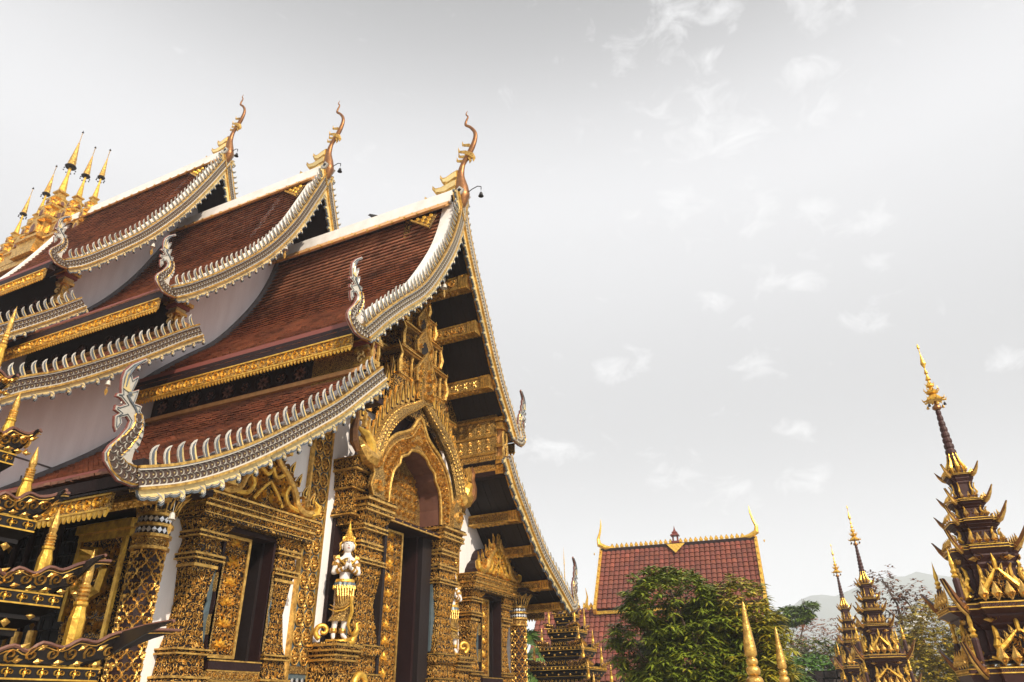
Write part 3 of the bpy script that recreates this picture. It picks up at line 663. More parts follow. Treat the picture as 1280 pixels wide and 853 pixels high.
m = M('carved_dark'); C = [(-2.9+5.8*i/60, ztop(-2.9+5.8*i/60)) for i in range(61)]
m.prism([(-2.9, 7.85), (2.9, 7.85)]+C[::-1], lambda u, v, n: (u, n, v), 1.55, 1.75); gp = m.build('gable_panel', hall)
for z in (8.55, 9.45, 10.3, 11.1):
    w_ = 2.6-(z-8.5)*.72; s_ = M('carved_fine', 'gold'); s_.box(-w_, w_, 1.42, 1.549, z, z+.12); s_.mat('gold'); s_.box(-w_-.02, w_+.02, 1.40, 1.548, z+.125, z+.17)
    vine(s_, plane((-w_, 1.418, z), (1, 0, 0), (0, 0, 1)), 2*w_, .12, .12); s_.build('gable_band', gp)
m = M('old_gold')
for k, (z0, z1) in enumerate(((8.73, 9.43), (9.63, 10.28), (10.48, 11.08))):
    w_ = 2.3-.62*k; vine(m, plane((-w_, 1.545, z0), (1, 0, 0), (0, 0, 1)), 2*w_, z1-z0, .2)
m.build('gable_scrollwork', gp, kind='stuff')
# interior darkness behind openings: real floor and rear partition of the hall
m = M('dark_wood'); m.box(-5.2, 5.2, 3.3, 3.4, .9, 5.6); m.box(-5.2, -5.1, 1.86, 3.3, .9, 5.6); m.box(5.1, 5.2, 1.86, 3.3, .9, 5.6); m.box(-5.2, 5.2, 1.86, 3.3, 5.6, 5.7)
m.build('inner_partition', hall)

# ---- soffit boards and purlins under the front overhang
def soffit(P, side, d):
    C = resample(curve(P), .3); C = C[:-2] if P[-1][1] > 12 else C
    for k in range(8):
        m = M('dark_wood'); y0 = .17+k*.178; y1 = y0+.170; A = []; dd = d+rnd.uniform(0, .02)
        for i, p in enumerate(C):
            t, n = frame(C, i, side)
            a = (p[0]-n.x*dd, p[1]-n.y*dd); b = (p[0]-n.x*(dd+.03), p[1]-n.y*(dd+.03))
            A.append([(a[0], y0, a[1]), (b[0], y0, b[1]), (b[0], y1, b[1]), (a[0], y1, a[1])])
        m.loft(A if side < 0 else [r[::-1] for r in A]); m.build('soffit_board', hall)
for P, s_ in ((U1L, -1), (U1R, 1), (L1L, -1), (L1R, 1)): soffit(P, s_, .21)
def purlin(x, z, h, w=.26, Y0=.14, kind=0):
    m = M('old_gold', 'carved_fine', 'gold'); s_ = 1 if x > 0 else -1
    xi = x-s_*w; xa, xb = sorted((x, xi)); sh = s_*.0
    m.mat('carved_fine'); m.box(xa, xb, Y0, 1.6, z-h, z)
    m.mat('gold'); m.box(xa-.015, xb+.015, Y0+.02, 1.59, z-.045, z+.004); m.box(xa-.015, xb+.015, Y0+.02, 1.59, z-h-.004, z-h+.04)
    for k in range(4): m.box(xa-.03, xb+.03, Y0-.02+k*.07, Y0+.03+k*.07, z-h-.012, z+.008)
    T = plane((xi, 1.58 if s_ > 0 else Y0+.3, z-h+.05), (0, -s_, 0), (0, 0, 1)); m.mat('gold')
    Lg = 1.28-Y0
    if kind == 0: vine(m, T, Lg, h-.1, h-.1, 1, 1.1)
    else:
        n = int(Lg/(h-.1)/1.4)+1
        for k in range(n):
            u = (k+.5)*Lg/n
            for a in range(6): leafy(m, T, u, (h-.1)/2, a*PI/3, (h-.1)*.5, .05, .02)
            leafy(m, T, u-Lg/n*.5, (h-.1)/2, PI/2, .08, .05, .02)
    T = plane((xa, Y0+.3, z-h-.004), (1, 0, 0), (0, 1, 0)); TB = (lambda T: (lambda u, v, n: T(u, v, -n)))(T)
    vine(m, TB, xb-xa, Lg, .15, 1, 1.1)
    return m.build('purlin', hall)
for i, (x, z, h) in enumerate(((.98, 12.2, .40), (1.5, 11.02, .34), (2.3, 9.74, .36), (3.88, 6.42, .27), (4.78, 5.66, .22), (5.85, 4.90, .22), (6.62, 4.40, .19))):
    Q = curve(U1L if z > 8 else L1L); xl = min(Q, key=lambda p: abs(p[1]-(z+.20)))[0]
    purlin(x, z, h, kind=1 if i in (2, 5) else 0); purlin(xl+.06, z, min(h, .2), kind=1 if i in (2, 5) else 0)
def frieze(s_):
    x = s_*2.80; xa, xb = sorted((x, x+s_*.28)); m = M('carved_fine', 'gold', 'maroon')
    m.box(xa, xb, .3, 1.6, 7.30, 8.9); m.mat('maroon'); m.box(xa-.03, xb+.25, .12, 1.6, 7.18, 7.31)
    m.mat('gold')
    for z in (7.34, 7.82, 8.30, 8.78): m.box(xa-.02, xb+.02, .31, 1.59, z-.03, z+.03)
    for k, z in enumerate((7.4, 7.86, 8.34)):
        T = plane((x, .4 if s_ < 0 else 1.56, z), (0, 1 if s_ < 0 else -1, 0), (0, 0, 1)) if s_ > 0 else plane((x, 1.56, z), (0, -1, 0), (0, 0, 1))
        if k == 0: vine(m, T, 1.15, .36, .12)
        else:
            for i in range(4):
                for j in range(2):
                    cx, cy = .15+i*.28, .1+j*.2
                    for a in range(8): leafy(m, T, cx, cy, a*PI/4, .09, .04, .025)
                    m.lathe([(.025, 0), (0, .03)], T(cx, cy, .01), 6)
    f = m.build('frieze_box', hall)
    m = M('gold', 'ridge_orange')
    for z0, z1, p in ((7.2, 7.34, .05), (7.36, 7.46, .02), (7.48, 7.58, .05), (7.60, 7.70, .02), (7.95, 8.05, .03), (8.45, 8.55, .04), (8.57, 8.66, .01), (8.68, 8.8, .05)): m.box(xa-p, xb+p, .14-p, .31, z0, z1)
    m.mat('ridge_orange'); m.box(xa+.08, xb-.08, .17, .30, 7.7, 8.45)
    T = plane((xa, .12, 7.7), (1, 0, 0), (0, 0, 1)); m.mat('gold')
    for cx in (.05, .23): m.tube([T(cx+.0, 0, 0), T(.14+(cx-.14)*1.3, .13, 0), T(cx, .25, 0)], .04, 5); m.tube([T(cx, .35, 0), T(.14+(cx-.14)*1.3, .5, 0), T(cx, .68, 0)], .035, 5)
    T = plane((xa, .12, 7.7), (0, 1, 0), (0, 0, 1))
    m.build('frieze_end_post', f)
frieze(1); frieze(-1)

# ---- helpers for carved surrounds standing against the front wall (y = 1.6)
def rect(x0, x1, dep, z): return [(x0, 1.6, z), (x0, 1.6-dep, z), (x1, 1.6-dep, z), (x1, 1.6, z)]
def wface(x0, x1, dep, z0): return plane((x0, 1.6-dep-.002, z0), (1, 0, 0), (0, 0, 1))
def lface(x0, dep, z0): return plane((x0-.002, 1.59, z0), (0, -1, 0), (0, 0, 1))
def rface(x1, dep, z0): return plane((x1+.002, 1.6-dep, z0), (0, 1, 0), (0, 0, 1))
def pilaster(parent, xc, prof, name='pilaster', cell=.14, side=-1, mats=('carved_dark', 'gold')):
    """prof = [(z, half width, depth)] ; ornament on front and on the sides"""
    m = M(*mats); m.loft([rect(xc-hw, xc+hw, d, z)[::-1] for z, hw, d in prof])
    m.mat(mats[1])
    for (z0, h0, d0), (z1, h1, d1) in zip(prof, prof[1:]):
        h = z1-z0
        if h < .05: continue
        if h < .13:
            m.loft([rect(xc-max(h0, h1)-.012, xc+max(h0, h1)+.012, max(d0, d1)+.012, z0+h*.3)[::-1], rect(xc-max(h0, h1)-.012, xc+max(h0, h1)+.012, max(d0, d1)+.012, z1-h*.3)[::-1]]); continue
        c = min(cell, h*.9)
        o0 = Vector((xc-h0, 1.6-d0, z0)); o1 = Vector((xc-h1, 1.6-d1, z1))
        def T(u, v, n, h0=h0, h1=h1, d0=d0, d1=d1, z0=z0, h=h):
            t = v/h; hw = h0+(h1-h0)*t; return (xc-hw+u/(2*max(h0, h1))*2*hw, 1.6-(d0+(d1-d0)*t)-n-.002, z0+v)
        vine(m, T, 2*max(h0, h1), h, c)
        for sg in (-1, 1):
            def T2(u, v, n, h0=h0, h1=h1, d0=d0, d1=d1, z0=z0, h=h, sg=sg):
                t = v/h; hw = h0+(h1-h0)*t; d = d0+(d1-d0)*t; return (xc+sg*(hw+n+.002), 1.6-(u/max(d0, d1)*d if sg < 0 else d-u/max(d0, d1)*d), z0+v)
            vine(m, T2, max(d0, d1), h, c)
    return m.build(name, parent)
def cornice(parent, x0, x1, dep, z0, z1, name='lintel', bands=4, flare=.10):
    m = M('carved_dark', 'gold', 'maroon'); HS = [.16, .34, .18, .32]; a = z0
    for k in range(bands):
        p = flare*(k/(bands-1))**1.4; a = z0+(z1-z0)*sum(HS[:k]); h = (z1-z0)*HS[k]
        m.mat('carved_dark'); m.box(x0-p, x1+p, 1.6-dep-p, 1.6, a, a+h*.72); m.mat('gold'); m.box(x0-p-.02, x1+p+.02, 1.6-dep-p-.02, 1.599, a+h*.72+.001, a+h-.001)
        if h > .07:
            vine(m, plane((x0-p, 1.598-dep-p, a), (1, 0, 0), (0, 0, 1)), x1-x0+2*p, h*.72, h*.72, 1, 1.1)
            for T in (plane((x0-p-.001, 1.6, a), (0, -1, 0), (0, 0, 1)), plane((x1+p+.001, 1.6-dep-p, a), (0, 1, 0), (0, 0, 1))): vine(m, T, dep+p, h*.72, h*.72, 1, 1.1)
    return m.build(name, parent)
def tubes_ped(m, T, pts, r, scale=True, seg=8):
    P = smooth_pts(pts, 6); m.tube([T(u, v, r*.6) for u, v in P], [r*(1-.25*i/len(P)) for i in range(len(P))], seg)
def flame(m, T, u, v, l, w, lean=0., h=.05):
    """upright carved flame leaf with an inner vein"""
    P = [(u-w*.5, v), (u-w*.55, v+l*.35), (u-w*.2+lean*.3, v+l*.7), (u+lean, v+l), (u+w*.35+lean*.4, v+l*.6), (u+w*.45, v+l*.25), (u+w*.4, v)]
    m.mat('gold'); m.prism(P, T, 0, h)
    c = (u+lean*.2, v+l*.4); Q = [((a-c[0])*.6+c[0], (b-c[1])*.68+c[1]) for a, b in P]
    m.mat('maroon'); m.prism(Q, T, h, h+.004); m.mat('bright_gold')
    Q = [((a-c[0])*.25+c[0], (b-c[1])*.5+c[1]) for a, b in P]; m.prism(Q, T, h, h+.02)
def small_pediment(parent, xc, W_, z, H, Y, sx=1):
    """interlaced dragons rising to a point over a lintel, with curled ends and flame tips"""
    m = M('gold', 'bright_gold', 'maroon', 'old_gold'); T = plane((xc, Y, z), (1, 0, 0), (0, 0, 1))
    for s_ in (-1, 1):
        for pts, r in (([(.98, .10), (.80, .06), (.62, .16), (.52, .38), (.30, .62), (.10, .80), (.02, 1.0)], .075),
                       ([(.66, .08), (.44, .12), (.34, .30), (.42, .48), (.30, .62), (.10, .52), (.0, .66)], .05),
                       ([(.30, .05), (.20, .2), (.10, .32), (0, .42)], .04)):
            m.mat('gold' if r > .06 else 'bright_gold'); tubes_ped(m, T, [(s_*u*W_/2, v*H) for u, v in pts], r)
        m.mat('gold')
        for (u, v, R) in ((.90, .16, .16), (.70, .30, .12), (.52, .10, .11), (.2, .1, .09), (.55, .55, .10), (.28, .78, .09)):
            scroll(m, T, s_*u*W_/2, v*H, R*W_/2, PI/2*s_, s_, 1.3, None, .07)
        for (u, v, l) in ((.96, .22, .3), (.78, .34, .26), (.60, .5, .26), (.42, .68, .25), (.22, .86, .25)):
            flame(m, T, s_*u*W_/2, v*H, l, .11, s_*.07, .03)
        # dragon heads at the outer ends
        m.mat('bright_gold'); m.tube([T(s_*W_*.47, .06*H, .05), T(s_*W_*.53, .12*H, .06), T(s_*W_*.55, .24*H, .06), T(s_*W_*.50, .34*H, .05)], [.07, .08, .07, .01], 7)
    for s_ in (-1, 1):
        for (u, v, R, hd) in ((.34, .30, .11, 1), (.42, .08, .10, -1), (.12, .12, .10, 1), (.14, .40, .10, -1), (.30, .44, .08, 1), (.10, .62, .09, 1), (.62, .16, .09, -1), (.80, .05, .09, 1), (.2, .26, .07, -1), (.40, .58, .09, -1)):
            m.mat('bright_gold' if hd > 0 else 'gold'); scroll(m, T, s_*u*W_/2, v*H+.04, R*W_/2, PI/2*s_*hd, s_*hd, 1.3, R*.22*W_, .06); leafy(m, T, s_*u*W_/2, v*H+.04, PI/2+s_*.6, R*.8*W_, .07, .05)
    m.mat('gold'); flame(m, T, 0, H*.95, H*.32, .12, 0, .05)
    m.mat('carved_dark'); m.prism([(-W_*.42, 0), (-W_*.3, H*.3), (-W_*.12, H*.66), (0, H*.9), (W_*.12, H*.66), (W_*.3, H*.3), (W_*.42, 0)], T, -.06, -.01)
    o = m.build('pediment', parent)
    b = M('maroon'); # dark rounded hood behind the pediment
    A = [(math.cos(a*PI/10)*W_*.36, math.sin(a*PI/10)*H*.55) for a in range(11)]
    b.prism(A, lambda u, v, n: (xc+u, n, z+v+.004), Y+.08, 1.6)
    b.prism([(math.cos(a*PI/10)*W_*.22, .35*H+math.sin(a*PI/10)*H*.45) for a in range(11)], lambda u, v, n: (xc+u, n, z+v), Y+.12, 1.599); b.build('pediment_hood', parent)
    return o
def shutter(parent, x0, x1, z0, z1, y, name='shutter'):
    m = M('carved_dark', 'gold', 'old_gold'); m.box(x0, x1, y, y+.06, z0, z1)
    T = plane((x0, y-.002, z0), (1, 0, 0), (0, 0, 1)); w_ = x1-x0
    m.mat('gold'); m.box(x0, x0+.05, y-.03, y-.001, z0, z1); m.box(x1-.05, x1, y-.03, y-.001, z0, z1); m.box(x0+.05, x1-.05, y-.03, y-.001, z1-.05, z1); m.box(x0+.05, x1-.05, y-.03, y-.001, z0, z0+.05)
    n = int((z1-z0)/.3)
    vine(m, lambda u, v, q: T(u+.06, v+.06, q), w_-.12, z1-z0-.12, .17, 1.3, 1.15)
    m.mat('bright_gold')
    for k in range(n):
        z = (k+.5)*(z1-z0)/n
        for a in range(5): leafy(m, T, w_/2, z, PI/2+(a-2)*.7, .16, .07, .06)
    return m.build(name, parent)
# ---- the two windows
PW = [(.9, .32, .48), (1.5, .32, .48), (1.6, .36, .5), (1.7, .32, .46), (2.02, .32, .46), (2.08, .35, .50), (2.14, .33, .48), (2.22, .27, .42), (2.46, .25, .40), (2.52, .31, .46), (2.58, .24, .38), (2.72, .20, .36), (3.2, .145, .32), (3.68, .20, .36), (3.80, .22, .38), (3.86, .29, .44), (3.94, .25, .40), (4.14, .21, .38), (4.20, .28, .44), (4.28, .25, .42), (4.42, .33, .52)]
def window(xc, flip):
    w = M('maroon'); w.box(xc-.60, xc-.55, 1.2, 1.9, 2.45, 4.42); w.box(xc+.5, xc+.55, 1.2, 1.9, 2.45, 4.42); w.box(xc-.55, xc+.5, 1.2, 1.9, 4.34, 4.418)
    w = w.build('window', hall)
    for s_ in (-1, 1): pilaster(w, xc+s_*.86, PW, cell=.13)
    cornice(w, xc-1.24, xc+1.24, .58, 4.43, 4.82, 'lintel', 4, .06)
    m = M('carved_fine', 'gold', 'maroon')
    for k, (a, b, mt) in enumerate(((2.30, 2.42, 'maroon'), (2.16, 2.28, 'carved_fine'), (2.02, 2.14, 'maroon'), (.9, 2.0, 'carved_fine'))):
        m.mat(mt); m.box(xc-.54, xc+.54, 1.16+.02*k, 1.62, a, b)
        m.mat('gold'); m.box(xc-.54, xc+.54, 1.15+.02*k, 1.2, b-.003, b+.017)
    vine(m, plane((xc-.54, 1.175, 2.16), (1, 0, 0), (0, 0, 1)), 1.08, .12, .12); m.build('sill', w)
    shutter(w, xc-.50, xc+.13, 2.47, 4.33, 1.38)
    m = M('dark_wood', 'maroon'); m.box(xc+.44, xc+.498, 1.42, 2.0, 2.46, 4.33); m.mat('maroon'); m.box(xc+.26, xc+.32, 1.7, 1.76, 2.46, 4.33); m.build('open_shutter', w)
    for s_ in (-1, 1):
        m = M('blue_grey', 'gold')
        for sg in (-s_,):
            x0 = xc+s_*.88-sg*0; P = [(0, 2.66), (.10*1, 2.9), (.02, 3.2), (.10, 3.45), (.0, 3.82)]
            Pp = [(x0+sg*(.20), 2.62), (x0+sg*.12, 2.95), (x0+sg*.22, 3.24), (x0+sg*.12, 3.5), (x0+sg*.20, 3.82), (x0+sg*.33, 3.82), (x0+sg*.33, 2.62)]
            m.mat('blue_grey'); m.prism(Pp, lambda u, v, n: (u, n, v), 1.27, 1.30)
            m.mat('carved_fine'); m.prism([(x0+sg*.36, 2.6), (x0+sg*.30, 2.6), (x0+sg*.26, 2.95), (x0+sg*.31, 3.24), (x0+sg*.26, 3.5), (x0+sg*.30, 3.86), (x0+sg*.36, 3.86)], lambda u, v, n: (u, n, v), 1.20, 1.35)
        m.build('mirror_inlay', w)
    small_pediment(w, xc, 2.25, 4.83, 1.02, 1.02); return w
window(-4.38, 0); window(4.25, 1)

# ---- the doorway
PD = [(.9, .42, .62), (2.05, .42, .62), (2.12, .47, .70), (2.3, .47, .70), (2.36, .40, .62), (2.62, .38, .60), (2.66, .44, .68), (2.8, .44, .68), (2.86, .38, .62), (3.1, .36, .58), (3.6, .27, .52), (4.1, .36, .58), (4.3, .38, .60), (4.36, .44, .66), (4.44, .40, .62), (4.62, .36, .58), (4.68, .41, .62), (4.78, .36, .58), (4.95, .35, .58), (5.02, .40, .66), (5.12, .38, .62), (5.3, .44, .70), (5.38, .47, .76), (5.5, .44, .72), (5.62, .50, .80)]
door = M('dark_wood', 'maroon', 'gold'); door.box(-1.02, -.94, .95, 1.9, .9, 5.3); door.mat('maroon'); door.box(.72, .80, 1.32, 1.9, .9, 5.3); door.mat('dark_wood'); door.box(.80, 1.19, 1.2, 1.9, .9, 5.3)
door.mat('maroon'); door.box(-1.0, 1.19, .98, 1.9, 5.3, 5.42); door.mat('gold'); door.box(-.98, 1.18, .93, .979, 5.31, 5.34)
for i in range(6): door.lathe([(.02, 0), (.012, .015), (0, .02)], (-.7+i*.32, .979, 5.38), 6, Matrix.Rotation(PI/2, 3, 'X'))
door = door.build('doorway', hall)
pilaster(door, -1.37, PD, cell=.16); pilaster(door, 1.62, PD, cell=.16)
shutter(door, -.80, .08, .95, 5.25, 1.28, 'door_leaf')
m = M('dark_wood', 'maroon'); m.box(.14, .20, 1.5, 2.3, .95, 5.3); m.mat('maroon'); m.box(.42, .5, 1.9, 2.0, .95, 5.3); m.box(-.02, .7, 2.25, 2.3, .95, 5.3); m.build('open_leaf', door)
m = M('blue_grey')
for xc in (-1.37, 1.62):
    for sg in (-1, 1): m.prism([(xc+sg*.43, 2.88), (xc+sg*.40, 2.88), (xc+sg*.20, 3.58), (xc+sg*.40, 4.3), (xc+sg*.43, 4.3)], lambda u, v, n: (u, n, v), 1.15, 1.2)
    for sg in (-1, 1):
        m.prism([(1.55, 2.9), (1.02, 2.9), (1.3, 3.55), (1.02, 4.32), (1.55, 4.32)], lambda u, v, n: (n, u, v), xc+sg*.29-.012, xc+sg*.29+.012)
m.build('mirror_inlay', door)
# upper capitals beside the arch
for xc in (-1.68, 1.98):
    pilaster(door, xc, [(5.05, .26, .40), (5.2, .26, .40), (5.28, .36, .52), (5.42, .30, .46), (5.75, .28, .42), (5.82, .34, .48), (6.1, .36, .52), (6.2, .42, .60), (6.36, .44, .62), (6.42, .40, .58)], 'upper_capital', .14)
# arched niche over the door
ar = M('niche_brown', 'carved_fine', 'gold', 'maroon')
inner = [(-.98, 5.50), (-.96, 6.0), (-.86, 6.4), (-.66, 6.62), (-.60, 6.80), (-.36, 6.92), (-.22, 7.06), (.10, 7.12), (.42, 7.06), (.56, 6.92), (.80, 6.80), (.86, 6.62), (1.06, 6.4), (1.16, 6.0), (1.18, 5.50)]
outer = [(-1.42, 5.50), (-1.48, 6.0), (-1.42, 6.5), (-1.20, 6.93), (-.85, 7.25), (-.50, 7.42), (-.22, 7.6), (.10, 7.98), (.42, 7.6), (.70, 7.42), (1.05, 7.25), (1.40, 6.93), (1.62, 6.5), (1.68, 6.0), (1.62, 5.50)]
n = len(inner)
TQ = lambda u, v, y: (u, y, v)
ar.mat('carved_fine')
ar.add([TQ(u, v, .98) for u, v in inner]+[TQ(u, v, .98) for u, v in outer], [(i, i+1, n+i+1, n+i) for i in range(n-1)])
ar.mat('niche_brown'); ar.add([TQ(u, v, .98) for u, v in inner]+[TQ(u, v, 1.58) for u, v in inner], [(i, n+i, n+i+1, i+1) for i in range(n-1)])
ar.mat('maroon'); ar.add([TQ(u, v, .98) for u, v in outer]+[TQ(u, v, 1.59) for u, v in outer], [(i, i+1, n+i+1, n+i) for i in range(n-1)])
ar.mat('carved_fine'); ar.prism(inner, TQ, 1.56, 1.59)
arch = ar.build('arch_niche', door)
m = M('gold', 'bright_gold', 'old_gold')
m.tube([(u, .965, v) for u, v in smooth_pts(outer, 3)], .05, 6); m.tube([(u, .965, v) for u, v in smooth_pts(inner, 3)], .04, 6)
m.tube([(u*.92+.008, .95, 5.5+(v-5.5)*.93) for u, v in smooth_pts(outer, 3)], .022, 5)
T = plane((0, .978, 0), (1, 0, 0), (0, 0, 1)); IN = smooth_pts(inner, 3); OU = smooth_pts(outer, 3)
k = 0
for (a, b), (c, d) in zip(IN[1::1], OU[1::1]):
    for q in (.25, .58):
        k += 1; scroll(m, T, a+(c-a)*q, b+(d-b)*q, .085, rnd.uniform(0, 6), 1 if k % 2 else -1, 1.2, None, .05)
        if k % 2: leafy(m, T, a+(c-a)*.7, b+(d-b)*.7, rnd.uniform(0, 6), .12, .06, .05)
# rosette and vine inside the niche
T2 = plane((-.5, 1.555, 6.05), (1, 0, 0), (0, 0, 1))
for r_, nn, l in ((.34, 14, .16), (.22, 12, .15), (.08, 9, .14)):
    for i in range(nn): a = i*2*PI/nn; leafy(m, T2, r_*math.cos(a), r_*math.sin(a), a, l, .10, .07)
m.lathe([(.09, 0), (.07, .05), (0, .07)], T2(0, 0, 0), 10, Matrix.Rotation(PI/2, 3, 'X'))
vine(m, plane((-.9, 1.555, 5.5), (1, 0, 0), (0, 0, 1)), 1.9, 1.3, .2, 1.5)
m.build('arch_carving', arch, kind='stuff')
# base curls of the arch
for xc, s_ in ((-1.55, -1), (1.75, 1)):
    m = M('gold', 'carved_fine')
    T = plane((xc, .94, 5.63), (1, 0, 0), (0, 0, 1))
    m.mat('carved_fine'); m.prism([(-s_*.22, 0), (s_*.12, .02), (s_*.22, .22), (s_*.14, .50), (s_*.28, .76), (s_*.12, .92), (-s_*.08, .70), (-s_*.2, .5)], T, 0, .12)
    m.mat('gold'); scroll(m, lambda u, v, n_: T(u, v, n_+.12), s_*.02, .26, .17, 0, s_, 1.5, .06, .06); scroll(m, lambda u, v, n_: T(u, v, n_+.12), s_*.1, .68, .13, 0, -s_, 1.4, .05, .05)
    m.tube([T(s_*.12, .02, .1), T(s_*.24, .22, .1), T(s_*.15, .50, .1), T(s_*.29, .76, .1), T(s_*.12, .94, .1)], .025, 5); m.build('arch_curl', door)
# the two dragons forming the outer arch
for s_ in (-1, 1):
    X = lambda u: .14+s_*u
    P = smooth_pts([(0, 8.40), (.42, 8.12), (.88, 7.84), (1.36, 7.42), (1.66, 6.95), (1.84, 6.50)], 6)
    m = M('carved_fine', 'gold', 'bright_gold')
    rr = [.09+.075*min(1, i/14) for i in range(len(P))]
    m.tube([(X(u), .92, v) for u, v in P], rr, 10)
    nb = resample(P, .055); m.mat('gold')
    for i, (u, v) in enumerate(nb[:-1]):
        t = (Vector(nb[i+1])-Vector(nb[i])).normalized(); nn = Vector((t.y, -t.x)); r_ = .09+.075*min(1, i/30)
        for q in (-.75, -.25, .25, .75):
            cx, cy = u+nn.x*r_*q+t.x*.03*(i % 2), v+nn.y*r_*q+t.y*.03*(i % 2); dd = r_*math.sqrt(1-q*q*.8)
            m.lathe([(.026, 0), (.012, .016), (0, .02)], (X(cx), .92-dd+.012, cy), 5, Matrix.Rotation(PI/2, 3, 'X'))
    dr = m.build('arch_dragon', door)
    # head with open jaws and crest, facing outwards
    h = M('gold', 'bright_gold', 'copper', 'mirror_white')
    T = (lambda s_: (lambda u, v, n_: (X(u), .92-n_, v)))(s_)
    h.tube([T(1.82, 6.52, 0), T(1.92, 6.38, .02), T(2.10, 6.42, .03), T(2.28, 6.58, .02), T(2.36, 6.76, 0)], [.2, .2, .17, .12, .04], 8)
    h.mat('bright_gold'); h.tube([T(1.98, 6.50, .05), T(2.06, 6.68, .07), T(2.2, 6.86, .06), T(2.40, 6.96, .0)], [.13, .13, .10, .03], 7)
    h.mat('copper'); h.tube([T(2.36, 6.45, 0), T(2.50, 6.62, 0), T(2.54, 6.86, 0), T(2.48, 7.10, 0), T(2.52, 7.30, 0), T(2.44, 7.45, 0)], [.06, .10, .09, .06, .05, .01], 7)
    h.mat('gold')
    for u, v, l in ((2.0, 6.75, .38), (2.12, 6.9, .42), (2.25, 7.0, .40), (1.9, 6.62, .34)):
        h.tube([T(u, v, .02), T(u+.02, v+l*.5, .05), T(u-.05, v+l*.8, .02), T(u+.04, v+l, 0)], [.07, .05, .035, .005], 5)
    h.mat('mirror_white'); h.lathe([(.03, -.02), (.03, .02)], T(2.12, 6.72, .14), 8, Matrix.Rotation(PI/2, 3, 'X')); h.build('dragon_head', dr)
    # row of upright flames along its back
    Q = resample(P, .245)
    for i, (u, v) in enumerate(Q[1:-1]):
        k = M('gold', 'maroon', 'bright_gold'); TT = (lambda s_: (lambda a, b, n_: (X(a), .98-n_, b)))(s_)
        flame(k, TT, u+.05, v+.14, .62-.02*i, .17, .05, .05); k.build('back_flame', dr)
# head of the apex where the dragons cross
m = M('gold', 'bright_gold', 'maroon'); T = plane((.14, .90, 8.3), (1, 0, 0), (0, 0, 1))
m.mat('carved_fine'); m.prism([(-.22, 0), (-.25, .25), (-.14, .5), (-.17, .7), (-.06, .9), (.02, 1.2), (.09, .9), (.19, .7), (.14, .5), (.24, .25), (.2, 0)], T, 0, .08); m.mat('gold')
T3 = lambda u, v, n_: T(u*.7, v*.82, n_+.08)
for cx, cy, R, hd in ((-.12, .22, .15, 1), (.13, .22, .15, -1), (0, .52, .15, 1), (-.08, .82, .12, -1), (.1, .8, .1, 1), (0, 1.05, .09, 1)): scroll(m, T3, cx, cy, R, PI/2, hd, 1.4, None, .08)
for q in range(5): flame(m, T, -.3+.03*q, .05+q*.2, .3, .10, -.07, .04); flame(m, T, .3-.03*q, .05+q*.2, .3, .10, .07, .04)
m.build('apex_ornament', door)
# infill behind the dragons
m = M('maroon'); m.prism([(-1.6, 6.4), (-1.2, 7.5), (-.4, 8.1), (.14, 8.5), (.7, 8.1), (1.5, 7.5), (1.9, 6.4), (1.4, 6.9), (.6, 7.5), (.1, 7.9), (-.5, 7.45), (-1.2, 6.95)], TQ, 1.2, 1.59); m.build('arch_backing', door)
# raking flame band from the right dragon up to the gable
T = plane((0, 1.2, 0), (1, 0, 0), (0, 0, 1))
for i in range(7):
    for s_ in (1, -1): m = M('gold', 'maroon', 'bright_gold'); flame(m, T, .13+s_*(2.22-i*.2), 7.0+i*.28, .55, .2, s_*.08, .08); m.build('raking_flame', door)

